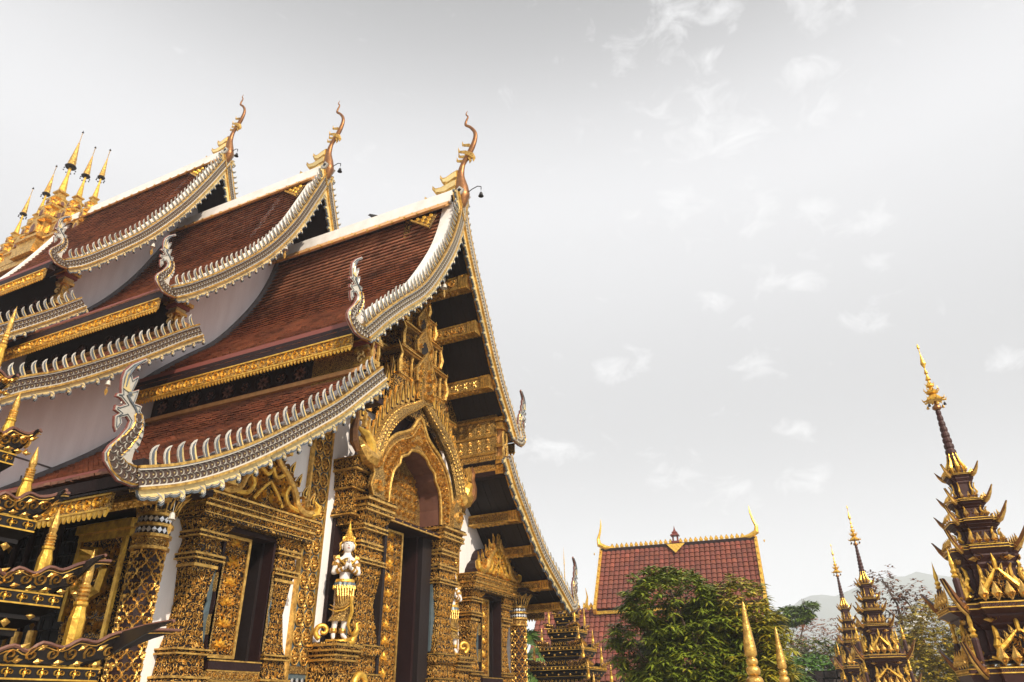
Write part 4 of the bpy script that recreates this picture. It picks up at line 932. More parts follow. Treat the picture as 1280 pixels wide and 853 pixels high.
# ---- stacked gable tower of small shrines above the arch
tw = M('carved_dark', 'gold'); tw.box(-1.0, 1.28, 1.0, 1.54, 7.9, 8.7)
tower = tw.build('gable_tower', hall)
for z0, z1, hw, dp in ((8.7, 9.55, 1.02, .55), (9.55, 10.3, .84, .48), (10.3, 10.95, .64, .40), (10.95, 11.5, .44, .32), (11.5, 11.95, .26, .24)):
    xc = .14; m = M('maroon', 'carved_fine', 'gold', 'black_lacquer'); h = z1-z0
    m.mat('carved_dark'); m.box(xc-hw*.85, xc+hw*.85, 1.54-dp*.8, 1.54, z0+.1, z1-.12); m.mat('gold'); vine(m, plane((xc-hw*.85, 1.538-dp*.8, z0+.12), (1, 0, 0), (0, 0, 1)), 1.7*hw, h-.26, .15); vine(m, plane((xc-hw*.85-.001, 1.54, z0+.12), (0, -1, 0), (0, 0, 1)), dp*.8, h-.26, .15)
    m.mat('carved_fine'); m.box(xc-hw, xc+hw, 1.54-dp, 1.54, z0, z0+.1); m.box(xc-hw*1.03, xc+hw*1.03, 1.54-dp-.04, 1.54, z1-.12, z1-.06)
    m.mat('gold'); m.box(xc-hw*1.05, xc+hw*1.05, 1.5-dp-.04, 1.54, z1-.058, z1-.03); m.box(xc-hw-.02, xc+hw+.02, 1.52-dp, 1.54, z0+.103, z0+.125)
    vine(m, plane((xc-hw, 1.538-dp, z0), (1, 0, 0), (0, 0, 1)), 2*hw, .1, .1, 1, 1.2); vine(m, plane((xc-hw*1.03, 1.498-dp, z1-.12), (1, 0, 0), (0, 0, 1)), 2.06*hw, .07, .07, 1, 1.2)
    tier = m.build('shrine_tier', tower); nc = max(2, int(hw*5))
    for i in range(nc):
        x = xc-hw*.86+2*hw*.86*i/(nc-1); c = M('gold', 'old_gold')
        c.lathe([(.05, 0), (.05, .05), (.03, .08), (.045, h*.3), (.03, h*.55), (.05, h-.3), (.05, h-.24)], (x, 1.54-dp+.05, z0+.125), 8)
        c.build('colonnette', tier)
    c = M('gold', 'carved_fine', 'black_lacquer'); T = plane((xc, 1.54-dp-.02, z0+.12), (1, 0, 0), (0, 0, 1)); w_ = hw*.38
    c.mat('carved_fine'); c.prism([(-w_, 0), (-w_*1.15, h*.35), (-w_*.7, h*.62), (0, h*1.05), (w_*.7, h*.62), (w_*1.15, h*.35), (w_, 0)], T, 0, .08)
    c.mat('black_lacquer'); c.prism([(-w_*.45, .0), (-w_*.45, h*.3), (0, h*.52), (w_*.45, h*.3), (w_*.45, 0)], T, .08, .085)
    c.mat('gold'); c.tube([T(-w_, 0, .09), T(-w_*1.15, h*.35, .09), T(-w_*.7, h*.62, .09), T(0, h*1.05, .09), T(w_*.7, h*.62, .09), T(w_*1.15, h*.35, .09), T(w_, 0, .09)], .028, 5)
    for s_ in (-1, 1):
        scroll(c, lambda u, v, n_: T(u, v, n_+.085), s_*w_*.72, h*.25, .08, 0, s_, 1.3, None, .05)
        e = M('gold'); e.tube([T(s_*hw*1.0, .0, .0), T(s_*hw*1.06, h*.3, .02), T(s_*hw*.98, h*.6, .02), T(s_*hw*1.12, h*.95, 0)], [.06, .07, .045, .005], 6); e.build('corner_horn', tier)
    c.build('niche', tier)

# ---- octagon-panelled strips on the white wall
for x0 in (-2.84, 2.46):
    m = M('blue_grey', 'gold', 'mirror_white', 'black_lacquer'); w_ = .54; zt = min(ztop(x0), ztop(x0+w_))-.05; zt = 6.95
    m.box(x0, x0+w_, 1.53, 1.6, .9, zt); st = m.build('wall_strip', hall)
    e = M('gold', 'mirror_white', 'black_lacquer'); e.box(x0-.02, x0+.03, 1.50, 1.598, .9, zt); e.box(x0+w_-.03, x0+w_+.02, 1.50, 1.598, .9, zt)
    e.mat('carved_fine'); e.box(x0+.03, x0+w_-.03, 1.51, 1.53, 2.32, 2.44); 
    for k in range(8):
        e.mat('mirror_white' if k % 2 else 'black_lacquer'); T = plane((x0+.04+k*.065, 1.505, 2.2), (1, 0, 0), (0, 0, 1)); e.prism([(0, 0), (.03, -.05), (.06, 0), (.03, .05)], T, 0, .01)
    e.build('strip_border', st); 
    octm = M('carved_fine', 'gold', 'bright_gold'); O8 = [(.108*math.cos(PI/8+a*PI/4), .150*math.sin(PI/8+a*PI/4)) for a in range(8)]; T = plane((0, 0, 0), (1, 0, 0), (0, 0, 1))
    octm.mat('carved_dark'); octm.prism(O8, T, 0, .02); octm.mat('gold'); octm.tube([T(a, b, .02) for a, b in O8+O8[:1]], .016, 5)
    for a in range(6): leafy(octm, lambda u, v, n_: T(u, v, n_+.02), 0, 0, a*PI/3, .085, .05, .03)
    for a in range(3): scroll(octm, lambda u, v, n_: T(u, v, n_+.02), .06*math.cos(a*2.1), .07*math.sin(a*2.1), .04, a, 1, 1.2, None, .02)
    oo = octm.build('octagon_panel'); od = oo.data; bpy.data.objects.remove(oo)
    z = 2.60 if x0 < 0 else 1.2; k = 0
    while z < zt-.1:
        for i in range(2): inst(od, 'octagon_panel', st, Matrix.Translation((x0+.150+i*.24, 1.528, z+(.0 if i else .0))))
        z += .325
    dm = M('gold'); z = 2.60+.1625 if x0 < 0 else 1.3625
    while z < zt-.1:
        T = plane((x0+.27, 1.528, z), (1, 0, 0), (0, 0, 1))
        for a in range(4): leafy(dm, T, 0, 0, a*PI/2, .08, .05, .03)
        z += .325
    dm.build('strip_leaves', st, kind='stuff')
# ---- corner columns
def column(x, y, zt=4.62):
    R = .215; m = M('maroon', 'gold', 'old_gold'); c = (x, y, 0)
    m.lathe([(R+.12, .9), (R+.12, 1.2), (R+.04, 1.25), (R, 1.4), (R, 3.78), (R+.01, 3.80)], c, 24)
    m.mat('gold'); diaper(m, cyl((x, y), R, 1.45), 2*PI*R, 2.3, .20, .9)
    col = m.build('corner_column', hall)
    m = M('gold', 'mirror_white', 'black_lacquer', 'carved_fine', 'old_gold')
    for z in (3.80, 3.97, 4.12, 4.27): m.mat('gold'); m.lathe([(R+.005, z-.03), (R+.05, z-.02), (R+.05, z+.02), (R+.005, z+.03)], c, 24)
    for z, hh in ((4.045, .10), (4.195, .10)):
        m.mat('black_lacquer'); m.lathe([(R+.012, z-hh*.5), (R+.012, z+hh*.5)], c, 24); T = cyl((x, y), R+.014, z)
        nd = 20
        for k in range(nd):
            u = k*2*PI*(R+.014)/nd; m.mat('mirror_white'); m.prism([(u-.034, 0), (u, -.045), (u+.034, 0), (u, .045)], T, 0, .008)
            m.mat('black_lacquer')
    m.mat('carved_fine'); m.lathe([(R+.012, 3.83), (R+.012, 3.94)], c, 24); m.mat('gold'); vine(m, cyl((x, y), R+.012, 3.83), 2*PI*R, .11, .11)
    m.build('mosaic_bands', col)
    for k in range(12):
        a = k*2*PI/12; l = M('carved_fine', 'gold', 'red_edge'); T = cyl((x, y), R, 4.29, a)
        P = [(-.053, 0), (-.06, .12), (-.045, .24), (0, .31), (.045, .24), (.06, .12), (.053, 0)]
        TT = lambda u, v, n_: T(u, v, n_+.02+v*v*1.6)
        l.prism(P, TT, 0, .02); l.mat('gold'); l.tube([TT(u, v, .03) for u, v in P], .014, 5); leafy(l, lambda u, v, n_: TT(u, v, n_+.02), 0, .04, PI/2, .2, .07, .03); l.build('lotus_petal', col)
    m = M('dark_wood', 'maroon'); m.lathe([(R+.02, 4.28), (R+.14, 4.55), (R+.16, zt)], c, 24); m.mat('maroon'); m.box(x-.5, x+.5, y-.5, y+.5, zt, zt+.1); m.build('abacus', col)
column(-6.30, 1.2); column(5.85, 1.2)
# tie beams over the columns with carved fascia
m = M('dark_wood', 'old_gold'); m.box(-6.9, -5.6, .95, 1.45, 4.72, 4.95); m.box(-6.45, -6.0, 1.46, 6.4, 4.45, 4.7); m.build('tie_beam', hall)
# ---- side porch: gilded relief pilaster, beam, black lattice, turned balusters
m = M('bright_gold', 'gold', 'carved_dark'); px0, py0, py1 = -6.2, 1.9, 3.0
m.mat('bright_gold'); m.box(px0-.02, px0+.3, py0-.06, py1+.10, 4.22, 4.36); m.box(px0+.02, px0+.3, py0-.03, py1+.05, 4.10, 4.215)
m.mat('carved_dark'); m.box(px0+.06, px0+.28, py0, py1, .9, 4.10); sp = m.build('side_pilaster', hall)
m = M('gold', 'bright_gold'); T = plane((px0+.055, py1, .9), (0, -1, 0), (0, 0, 1)); w_ = py1-py0
vine(m, lambda u, v, n_: T(u+.08, v+.0, n_), w_-.16, 3.1, .26, 1.4, 1.1); m.mat('bright_gold')
m.box(px0+.0, px0+.05, py0, py0+.07, .9, 4.1); m.box(px0+.0, px0+.05, py1-.07, py1, 2.95, 4.1)
m.tube([T(.35, 2.65, .05), T(.2, 2.8, .08), T(.3, 3.0, .08), T(.55, 3.0, .08), T(.65, 2.75, .06)], [.03, .11, .13, .09, .02], 7)
m.tube([T(.6, 2.85, .05), T(.82, 2.7, .08), T(.8, 2.45, .08), T(.5, 2.35, .08), T(.28, 2.5, .08), T(.34, 2.62, .05)], [.05, .07, .08, .12, .09, .03], 7)
m.box(px0-.01, px0+.05, py0+.1, py1-.0, 2.1, 2.2); m.build('relief_scrolls', sp, kind='stuff')
m = M('black_lacquer'); T = plane((-6.05, 6.4, .9), (0, -1, 0), (0, 0, 1)); m.box(-5.98, -5.9, 3.0, 6.5, .9, 4.4)
for i in range(14): m.tube([T(.2+i*.22, 0, .02), T(.2+i*.22, 3.5, .02)], .03, 4)
for j in range(16): m.tube([T(0, .2+j*.22, .04), T(3.3, .2+j*.22, .04)], .018, 4)
m.build('lattice_screen', hall, kind='stuff')
b0 = None
for i in range(9):
    y = 3.2+i*.34
    if b0 is None:
        m = M('maroon', 'gold'); m.lathe([(.06, 0), (.06, .2), (.035, .28), (.055, .55), (.065, .8), (.04, .95), (.06, 1.0), (.035, 1.05), (.06, 1.3), (.06, 1.35), (.06, 1.6), (.035, 1.68), (.055, 1.8), (.05, 2.2), (.03, 2.35), (.05, 2.45), (.05, 3.2)], (0, 0, 0), 10)
        m.mat('gold'); m.lathe([(.064, 1.34), (.068, 1.38), (.068, 1.58), (.064, 1.62)], (0, 0, 0), 10); b0 = m.build('baluster', hall); b0.location = (-6.4, y, 1.2)
    else:
        c = b0.copy(); link(c); c.parent = hall; c.location = (-6.4, y, 1.2)
# ================================================================ praying deity figures beside the door
def deity(x, y, z, mirror=1, label='', H=2.28):
    root = empty('deity_statue', label, 'statue', (x, y, z), 0)
    root.scale = (mirror*H/2.28*1.02, H/2.28*1.05, H/2.28)
    # body: one skinned surface (figure faces -Y, slightly swung at the hip)
    V = [(0, 0, 1.05), (-.02, .01, 1.22), (0, .0, 1.42), (0, .01, 1.60), (0, .0, 1.72), (0, -.01, 1.86),
         (-.19, 0, 1.56), (-.27, -.02, 1.30), (-.06, -.20, 1.40), (.19, 0, 1.56), (.27, -.02, 1.30), (.06, -.20, 1.40),
         (-.10, 0, .80), (-.12, -.02, .45), (-.14, .0, .12), (-.15, -.13, .05), (.10, 0, .80), (.06, -.03, .45), (.04, .0, .12), (.10, -.13, .05)]
    Ed = [(0, 1), (1, 2), (2, 3), (3, 4), (4, 5), (3, 6), (6, 7), (7, 8), (3, 9), (9, 10), (10, 11), (0, 12), (12, 13), (13, 14), (14, 15), (0, 16), (16, 17), (17, 18), (18, 19)]
    Rr = [.14, .115, .14, .12, .055, .10, .075, .055, .04, .075, .055, .04, .11, .08, .055, .045, .11, .08, .055, .045]
    me = bpy.data.meshes.new('body'); me.from_pydata(V, Ed, []); me.materials.append(MT['skin'])
    o = link(bpy.data.objects.new('body', me)); o.parent = root
    sk = o.modifiers.new('s', 'SKIN'); sk.use_smooth_shade = True
    for i, v in enumerate(me.skin_vertices[0].data): v.radius = (Rr[i], Rr[i]*.85); v.use_root = (i == 0)
    sb = o.modifiers.new('b', 'SUBSURF'); sb.levels = sb.render_levels = 2
    # head, face
    m = M('skin'); m.lathe([(0, 1.73), (.045, 1.735), (.078, 1.77), (.098, 1.83), (.108, 1.90), (.104, 1.96), (.08, 2.02), (0, 2.05)], (0, -.02, 0), 16)
    m.tube([(0, -.122, 1.92), (0, -.142, 1.875), (0, -.125, 1.862)], [.010, .016, .012], 6)
    for s_ in (-1, 1): m.tube([(s_*.105, -.01, 1.93), (s_*.125, -.0, 1.88), (s_*.112, -.0, 1.80)], [.014, .018, .008], 6)
    hd = m.build('head', root, smooth=True)
    m = M('lip', 'black_lacquer'); m.tube([(-.028, -.113, 1.822), (0, -.128, 1.820), (.028, -.113, 1.822)], [.004, .009, .004], 6)
    m.mat('black_lacquer')
    for s_ in (-1, 1):
        m.tube([(s_*.020, -.125, 1.906), (s_*.045, -.118, 1.902), (s_*.066, -.100, 1.910)], [.003, .006, .002], 5)
        m.tube([(s_*.016, -.124, 1.935), (s_*.045, -.120, 1.950), (s_*.076, -.095, 1.938)], [.003, .004, .002], 5)
    m.build('face_features', hd)
    # praying hands with separate fingers
    m = M('skin')
    for s_ in (-1, 1):
        m.tube([(s_*.06, -.20, 1.38), (s_*.030, -.235, 1.45), (s_*.018, -.25, 1.50)], [.032, .036, .03], 8)
        for k, l in enumerate((.10, .125, .135, .115)):
            yy = -.225-.020*k; m.tube([(s_*.018, yy, 1.49), (s_*.013, yy-.004, 1.49+l*.5), (s_*.008, yy+.002, 1.49+l)], [.0105, .010, .006], 6)
        m.tube([(s_*.03, -.21, 1.44), (s_*.035, -.19, 1.50), (s_*.02, -.185, 1.54)], [.013, .011, .007], 6)
    m.build('hands', root, smooth=True)
    m = M('bright_gold', 'gold')
    m.lathe([(.112, 1.955), (.122, 1.97), (.120, 2.0), (.095, 2.02), (.10, 2.04), (.078, 2.07), (.082, 2.09), (.06, 2.13), (.064, 2.15), (.042, 2.20), (.045, 2.22), (.024, 2.28), (.026, 2.30), (.008, 2.36), (0, 2.46)], (0, -.015, 0), 16)
    for k in range(9): a = PI+k*PI/8; m.tube([(.115*math.cos(a), -.02+.115*math.sin(a), 1.96), (.125*math.cos(a), -.02+.125*math.sin(a), 2.02), (.11*math.cos(a), -.02+.11*math.sin(a), 2.07)], [.016, .014, .002], 5)
    for s_ in (-1, 1): m.tube([(s_*.125, .02, 1.97), (s_*.155, .03, 1.92), (s_*.14, .03, 1.84), (s_*.17, .03, 1.76)], [.012, .03, .02, .003], 6)
    m.build('crown', root)
    def shell(m, rows, cx=0, n=28, ruf=0., per=6):
        rings = []
        for z, rx, ry, dx, dy in rows:
            rings.append([(dx+(rx+ruf*math.sin(a*2*PI/n*per))*math.cos(2*PI*a/n), dy+(ry+ruf*math.sin(a*2*PI/n*per))*math.sin(2*PI*a/n), z) for a in range(n)])
        m.loft(rings)
    m = M('carved_fine', 'gold'); shell(m, [(1.10, .185, .14, 0, 0), (.95, .20, .155, .01, 0), (.72, .195, .15, .01, -.01), (.5, .19, .14, .0, -.01), (.44, .20, .14, -.03, -.01), (.38, .21, .15, -.05, 0)], ruf=.008, per=9)
    sk_ = m.build('skirt', root, smooth=False)
    d = M('bright_gold', 'gold', 'blue_grey')
    for i in range(2):   # swagged folds of the sash
        z = .74-i*.06; d.mat('bright_gold' if i % 2 else 'gold')
        d.tube([(-.26-.012*i, -.04, z-.05-.02*i), (-.16, -.16, z-.13), (0, -.19, z-.10), (.14, -.16, z+.02), (.2, -.06, z+.14)], [.008, .015, .017, .014, .006], 6)
    for i in range(7): x_ = -.17+i*.055; d.mat('gold'); d.tube([(x_, -.155, 1.06), (x_*.9+.01, -.18, .85), (x_*.8+.02, -.175, .72)], [.014, .02, .006], 5)
    d.mat('blue_grey'); shell(d, [(1.13, .20, .155, 0, 0), (1.05, .225, .175, 0, 0)], ruf=.012, per=10)
    d.mat('bright_gold'); shell(d, [(1.16, .185, .145, 0, 0), (1.19, .19, .15, 0, 0), (1.14, .20, .158, 0, 0), (1.12, .195, .15, 0, 0)])
    for i in range(14): a = PI+i*PI/13; d.lathe([(0, -.05), (.02, -.02), (.015, .02), (0, .05)], (.22*math.cos(a), .17*math.sin(a), 1.03), 6)
    d.tube([(.1, -.17, .95), (.16, -.18, .55), (.10, -.19, .30), (.2, -.15, .12)], [.02, .04, .03, .01], 6); d.build('sash', sk_)
    m = M('gold', 'bright_gold', 'carved_fine'); m.mat('carved_fine'); shell(m, [(1.33, .155, .125, 0, 0), (1.45, .175, .14, 0, 0), (1.56, .17, .13, 0, 0), (1.62, .11, .10, 0, 0), (1.645, .075, .075, 0, 0)])
    m.mat('bright_gold'); m.tube([(-.18, -.07, 1.6), (-.06, -.155, 1.47), (.06, -.155, 1.47), (.18, -.07, 1.6)], .018, 6)
    for s_ in (-1, 1):
        m.mat('gold'); m.tube([(s_*.16, 0, 1.63), (s_*.24, 0, 1.62), (s_*.28, 0, 1.67)], [.07, .06, .01], 7); m.tube([(s_*.20, 0, 1.52), (s_*.235, 0, 1.45)], [.085, .07], 8)
        m.tube([(s_*.12, -.145, 1.37), (s_*.09, -.17, 1.385)], [.055, .05], 8); m.tube([(s_*.19, -.085, 1.34), (s_*.15, -.12, 1.355)], [.06, .055], 8)
    m.build('bodice', root)
    m = M('gold')
    for s_, x_ in ((-1, -.14), (1, .04)): m.lathe([(.07, .16), (.075, .2), (.07, .25)], (x_, 0, 0), 10)
    m.build('anklets', root)
    # coiled bird-tail base on which she stands
    b = M('bright_gold', 'gold'); b.lathe([(.0, -.02), (.22, -.02), (.26, 0), (.22, .02), (0, .02)], (0, 0, 0), 16)
    SP = [(-.35+(.15-.011*q)*math.cos(PI*1.4-q*.62), -.02-.004*q, .19+(.15-.011*q)*math.sin(PI*1.4-q*.62)) for q in range(13)]
    b.tube(smooth_pts(SP, 3), [.055*(1-.012*q) for q in range(37)], 10)
    b.tube([(-.28, -.05, -.02), (0, -.14, -.04), (.22, -.14, .0), (.30, -.12, .2)], [.06, .08, .08, .05], 8)
    b.tube([(.22, -.16, .10), (.30, -.15, .22), (.27, -.15, .32), (.34, -.16, .38)], [.06, .05, .04, .005], 7)
    for i in range(3): b.tube([(-.2+.02*i, -.2, -.02+.02*i), (0, -.25+.01*i, -.03+.02*i), (.2, -.22, .02+.02*i)], .010, 5)
    b.build('bird_base', root, smooth=True)
    root.rotation_euler = (0, 0, rad(-42)*1)
    return root
dA = deity(-2.02, 1.09, 2.86, 1, 'white-faced praying deity statue in golden dress on the pedestal left of the tall door', 2.1)
dB = deity(2.22, 1.26, 2.86, -1, 'praying deity statue on the pedestal right of the tall door, mostly hidden by the pillar', 2.1)
for xc in (-2.02, 2.32):
    pd = pilaster(door, xc, [(.9, .30, .66), (1.9, .30, .66), (2.0, .36, .74), (2.1, .34, .70), (2.3, .29, .64), (2.5, .29, .64), (2.58, .33, .70), (2.66, .32, .68), (2.74, .37, .76), (2.84, .37, .76)], 'pedestal', .16)
    m = M('maroon'); m.box(xc+.05 if xc < 0 else xc-.4, xc+.3 if xc < 0 else xc, 1.50, 1.59, 2.85, 5.2); m.build('statue_backboard', pd)
m = M('bright_gold'); SP = smooth_pts([(-1.80+(.20-.014*q)*math.cos(PI*1.3-q*.6), .72-.004*q, 2.16+(.20-.014*q)*math.sin(PI*1.3-q*.6)) for q in range(13)], 3)
m.tube(SP, [.075*(1-.012*q) for q in range(len(SP))], 10); m.build('gilded_coil', door, smooth=True)

# ================================================================ gilded spire group on the rear ridge
cl = empty('gilded_spire_group', 'cluster of slim gilded tiered spires with tiny umbrellas standing on the rear roof ridge', 'spires', (0, 20.2, 18.9))
def gspire(y, ztip, s):
    s0 = s
    z = -.9 if s < .9 else -.6; H = ztip-18.9-z; m = M('gold', 'bright_gold', 'niche_brown', 'black_lacquer', 'old_gold')
    def sq(hw, z0): hw *= .92; return [(a, y+b, z0) for a, b in ((-hw, -hw), (hw, -hw), (hw, hw), (-hw, hw))]
    q = [(0, .60), (.05, .60), (.055, .54), (.10, .54), (.105, .62), (.12, .62), (.125, .46), (.16, .46), (.165, .38), (.24, .37), (.25, .50), (.265, .52), (.27, .42), (.29, .40), (.295, .29), (.35, .28), (.36, .38), (.375, .39), (.38, .30), (.395, .22), (.43, .21), (.44, .28), (.45, .29), (.455, .2), (.47, .15), (.49, .14), (.495, .2), (.505, .2), (.51, .12)]
    m.loft([sq(hw*s, z+H*t) for t, hw in q])
    b = m.build('spire_base', cl)
    for t0, hw, hh in ((.165, .37, .075), (.295, .28, .05), (.395, .21, .032)):
        for dx, dy in ((-1, 0), (0, -1), (1, 0), (0, 1)):
            n = M('gold', 'niche_brown'); o_ = Vector((dx*hw*s, y+dy*hw*s, z+H*t0)); T = plane(o_, (-dy, dx, 0), (0, 0, 1)) ; w_ = hw*.55*s; h = H*hh
            n.prism([(-w_, 0), (-w_, h*.7), (0, h*1.35), (w_, h*.7), (w_, 0)], T, -.02, .10*s); n.mat('niche_brown'); n.prism([(-w_*.5, 0), (-w_*.5, h*.55), (0, h*.85), (w_*.5, h*.55), (w_*.5, 0)], T, .10*s, .11*s); n.build('arched_niche', b)  # flat brown patch puts the shade of the recess into the colour
    m = M('bright_gold', 'gold', 'black_lacquer')
    m.lathe([(.13*s, z+H*.505), (.12*s, z+H*.53), (.09*s, z+H*.58), (.05*s, z+H*.64), (.05*s, z+H*.70)], (0, y, 0), 12)
    m.mat('gold'); pr = []
    for k in range(7): a = .72+k*.027; r_ = .15-.019*k; pr += [(r_*s, z+H*a), (r_*.82*s, z+H*(a+.02))]
    m.lathe([(.07*s, z+H*.71)]+pr+[(.012, z+H*.91), (.010, z+H*1.0)], (0, y, 0), 12)
    m.mat('black_lacquer'); m.lathe([(.17*s, z+H*.705), (.19*s, z+H*.712), (.15*s, z+H*.72)], (0, y, 0), 12)
    for k in range(6): m.lathe([(.0, z+H*(.915+k*.014)), (.022, z+H*(.92+k*.014)), (0, z+H*(.925+k*.014))], (0, y, 0), 6)
    m.lathe([(0, z+H*.985), (.05, z+H*.992), (.02, z+H), (0, z+H*1.012)], (0, y, 0), 6)
    for k in range(8): a = k*PI/4; m.lathe([(.0, .06), (.025, .03), (.03, 0), (0, 0)], (.19*s*math.cos(a), y+.19*s*math.sin(a), z+H*.68), 6)
    m.build('spire_shaft', b)
for y, zt, s in ((0, 25.54, 1.25), (-1.45, 24.0, .95), (1.2, 24.0, .9), (-2.65, 23.35, .8), (2.5, 23.2, .8)): gspire(y, zt, s)
m = M('bright_gold', 'gold')
for k in range(5): hw = 1.5-.24*k; m.mat('gold'); m.box(-.55+.05*k, .55-.05*k, -hw-.9, hw+.9, -.95+k*.16, -.80+k*.16)
m.build('stepped_plinth', cl)

# ================================================================ tiered prasat shrines (dark red and gold)
def prasat(name, label, loc, rz, sc=1., wf=1., tiers=None, group=None, spire=True, Z0=0.):
    root = empty(name, label, 'shrine tower', loc, rz, group, sc)
    R12 = [(1, -.55), (1, .55), (.8, .55), (.8, .8), (.55, .8), (.55, 1), (-.55, 1), (-.55, .8), (-.8, .8), (-.8, .55), (-1, .55), (-1, -.55), (-.8, -.55), (-.8, -.8), (-.55, -.8), (-.55, -1), (.55, -1), (.55, -.8), (.8, -.8), (.8, -.55)]
    ring = lambda hw, z: [(a*hw*wf, b*hw*wf, z) for a, b in R12]
    T_ = tiers or [(0, .85, .95), (.95, 1.02, 1.32), (1.9, .95, .99)]
    # levels of the tower: (z bottom, body half width, z of cornice, cornice half width)
    LV = [(0.0, .62, 2.10, .80, 1), (2.28, .50, 3.02, .84, 1), (3.20, .36, 3.98, .52, 1), (4.08, .27, 4.46, .40, 0), (4.53, .20, 4.82, .30, 0), (4.88, .15, 5.30, .23, 0)]
    for k, (z0, hb, zc, hc, ped) in enumerate(LV):
        m = M('shrine_maroon', 'carved_dark', 'gold'); h = zc-z0; b0 = hb*1.18
        m.loft([ring(b0, z0), ring(b0, z0+h*.10), ring(hb*1.05, z0+h*.14), ring(hb, z0+h*.2), ring(hb, z0+h*.62), ring(hb+(hc-hb)*.25, z0+h*.70), ring(hb+(hc-hb)*.22, z0+h*.74), ring(hb+(hc-hb)*.6, z0+h*.86), ring(hb+(hc-hb)*.58, z0+h*.9), ring(hc, zc), ring(hc, zc+.11*hc/.5*.5), ring(hc*.9, zc+.13*hc/.5*.5)])
        body = m.build('tower_tier', root); ch = .11*hc
        g_ = M('gold', 'bright_gold', 'old_gold')
        for rr, za, zb in ((hc+.012, zc+.0, zc+ch*.18), (hc+.012, zc+ch*.8, zc+ch*.98), (b0+.01, z0+h*.02, z0+h*.04)):
            g_.mat('bright_gold'); g_.loft([ring(rr, za), ring(rr, zb)])
        for i in range(4):
            a = i*PI/2; c, s_ = round(math.cos(a)), round(math.sin(a))
            fc = lambda rr, z: plane((c*rr*wf+s_*rr*wf*.55, s_*rr*wf-c*rr*wf*.55, z), (-s_, c, 0), (0, 0, 1))
            g_.mat('gold'); w_ = 1.1*hc*wf
            vine(g_, fc(hc, zc+ch*.18), w_, ch*.62, max(.05, ch*.62), 1., 1.15)
            if k < 3:
                TT = fc(hb+(hc-hb)*.45, z0+h*.76); 
                for q in (.1, .9): scroll(g_, TT, q*w_*.8, .05, .07, 0, 1 if q < .5 else -1, 1.3, None, .04); leafy(g_, TT, q*w_*.8, .03, 0 if q > .5 else PI, .16, .09, .04)
            TA = fc(hc, zc+ch)
            for q in range(5 if k < 3 else 3):
                u_ = (q+.5)/(5 if k < 3 else 3)*1.1*hc*wf; g_.mat('gold'); leafy(g_, lambda u, v, n_, TA=TA: TA(u, v, n_-.03), u_, 0, PI/2, .16*hc/.5+.04, .09*hc/.5, .05); scroll(g_, TA, u_, .05*hc/.5, .035*hc/.5, 0, 1, 1.2, None, .03)
            if k < 5:
                TT = fc(hb*1.0, z0+h*.22); vine(g_, lambda u, v, n_, TT=TT: TT(u+hb*.10, v, n_), 1.1*hb*wf-hb*.2, h*.38, max(.07, hb*.22), 1.2, 1.0)
            # corner acanthus
            for sg in (-1, 1):
                cx, cy = c*hb*wf-s_*sg*hb*.55*wf, s_*hb*wf+c*sg*hb*.55*wf
                g_.mat('bright_gold'); g_.tube([(cx*1.04, cy*1.04, z0+h*.15), (cx*1.25, cy*1.25, z0+h*.30), (cx*1.08, cy*1.08, z0+h*.45), (cx*1.1, cy*1.1, z0+h*.60), (cx*1.22, cy*1.22, z0+h*.68)], [hb*.12, hb*.12, hb*.09, hb*.07, .01], 6)
        g_.build('gilding', body, kind='stuff')
        if ped:
            for i in range(4):
                a = i*PI/2; c, s_ = round(math.cos(a)), round(math.sin(a)); T = plane((c*hb*wf*1.08, s_*hb*wf*1.08, z0+.0), (-s_, c, 0), (0, 0, 1))
                p = M('gold', 'bright_gold', 'maroon', 'carved_dark'); W_ = hb*wf*1.5; Hh = h*.62; p.mat('carved_dark')
                p.prism([(-W_*.5, 0), (-W_*.46, Hh*.35), (-W_*.2, Hh*.75), (0, Hh*1.02), (W_*.2, Hh*.75), (W_*.46, Hh*.35), (W_*.5, 0)], T, 0, .06); p.mat('gold')
                T2 = lambda u, v, n_, T=T: T(u, v, n_+.06)
                for s2 in (-1, 1):
                    p.mat('bright_gold'); p.tube([T2(s2*W_*.62, Hh*.12, .0), T2(s2*W_*.50, Hh*.04, .02), T2(s2*W_*.44, Hh*.34, .03), T2(s2*W_*.24, Hh*.62, .03), T2(0, Hh, .02)], [.02, .05, .05, .04, .01], 6)
                    p.mat('gold')
                    for u, v, r_ in ((.3, .15, .11), (.12, .32, .10), (.26, .42, .08), (.1, .62, .08), (.1, .1, .08)): scroll(p, T2, s2*u*W_, v*Hh, r_*W_, PI/2, s2, 1.3, None, .06)
                    for q in range(4): flame(p, T2, s2*(.46-.11*q)*W_, Hh*(.32+.18*q), Hh*.26, W_*.09, s2*.03, .03)
                p.mat('bright_gold'); p.tube([T2(0, Hh*.9, .02), T2(0, Hh*1.2, .03), T2(0, Hh*1.45, 0)], [.03, .035, .004], 6); p.build('pediment', body)
        for i in range(4):
            a = PI/4+i*PI/2; c, s_ = math.cos(a), math.sin(a); rr = hc*wf*1.08
            hn = M('copper', 'gold', 'maroon'); l = .13*hc/.5+.055
            Tn = lambda u, v, n_, c=c, s_=s_, rr=rr, zc=zc: (c*(rr+u)-s_*n_, s_*(rr+u)+c*n_, zc+v)
            Pn = [(-.3*l, -.05*l), (.05*l, -.20*l), (.45*l, .08*l), (.95*l, .70*l), (1.45*l, 1.7*l), (.82*l, 1.0*l), (.35*l, .45*l), (-.2*l, .3*l)]
            hn.mat('shrine_maroon'); hn.prism(Pn, Tn, -.035*l/.3, .035*l/.3); hn.mat('copper'); hn.prism(inset(Pn, .03*l), Tn, -.05*l/.3, .05*l/.3)
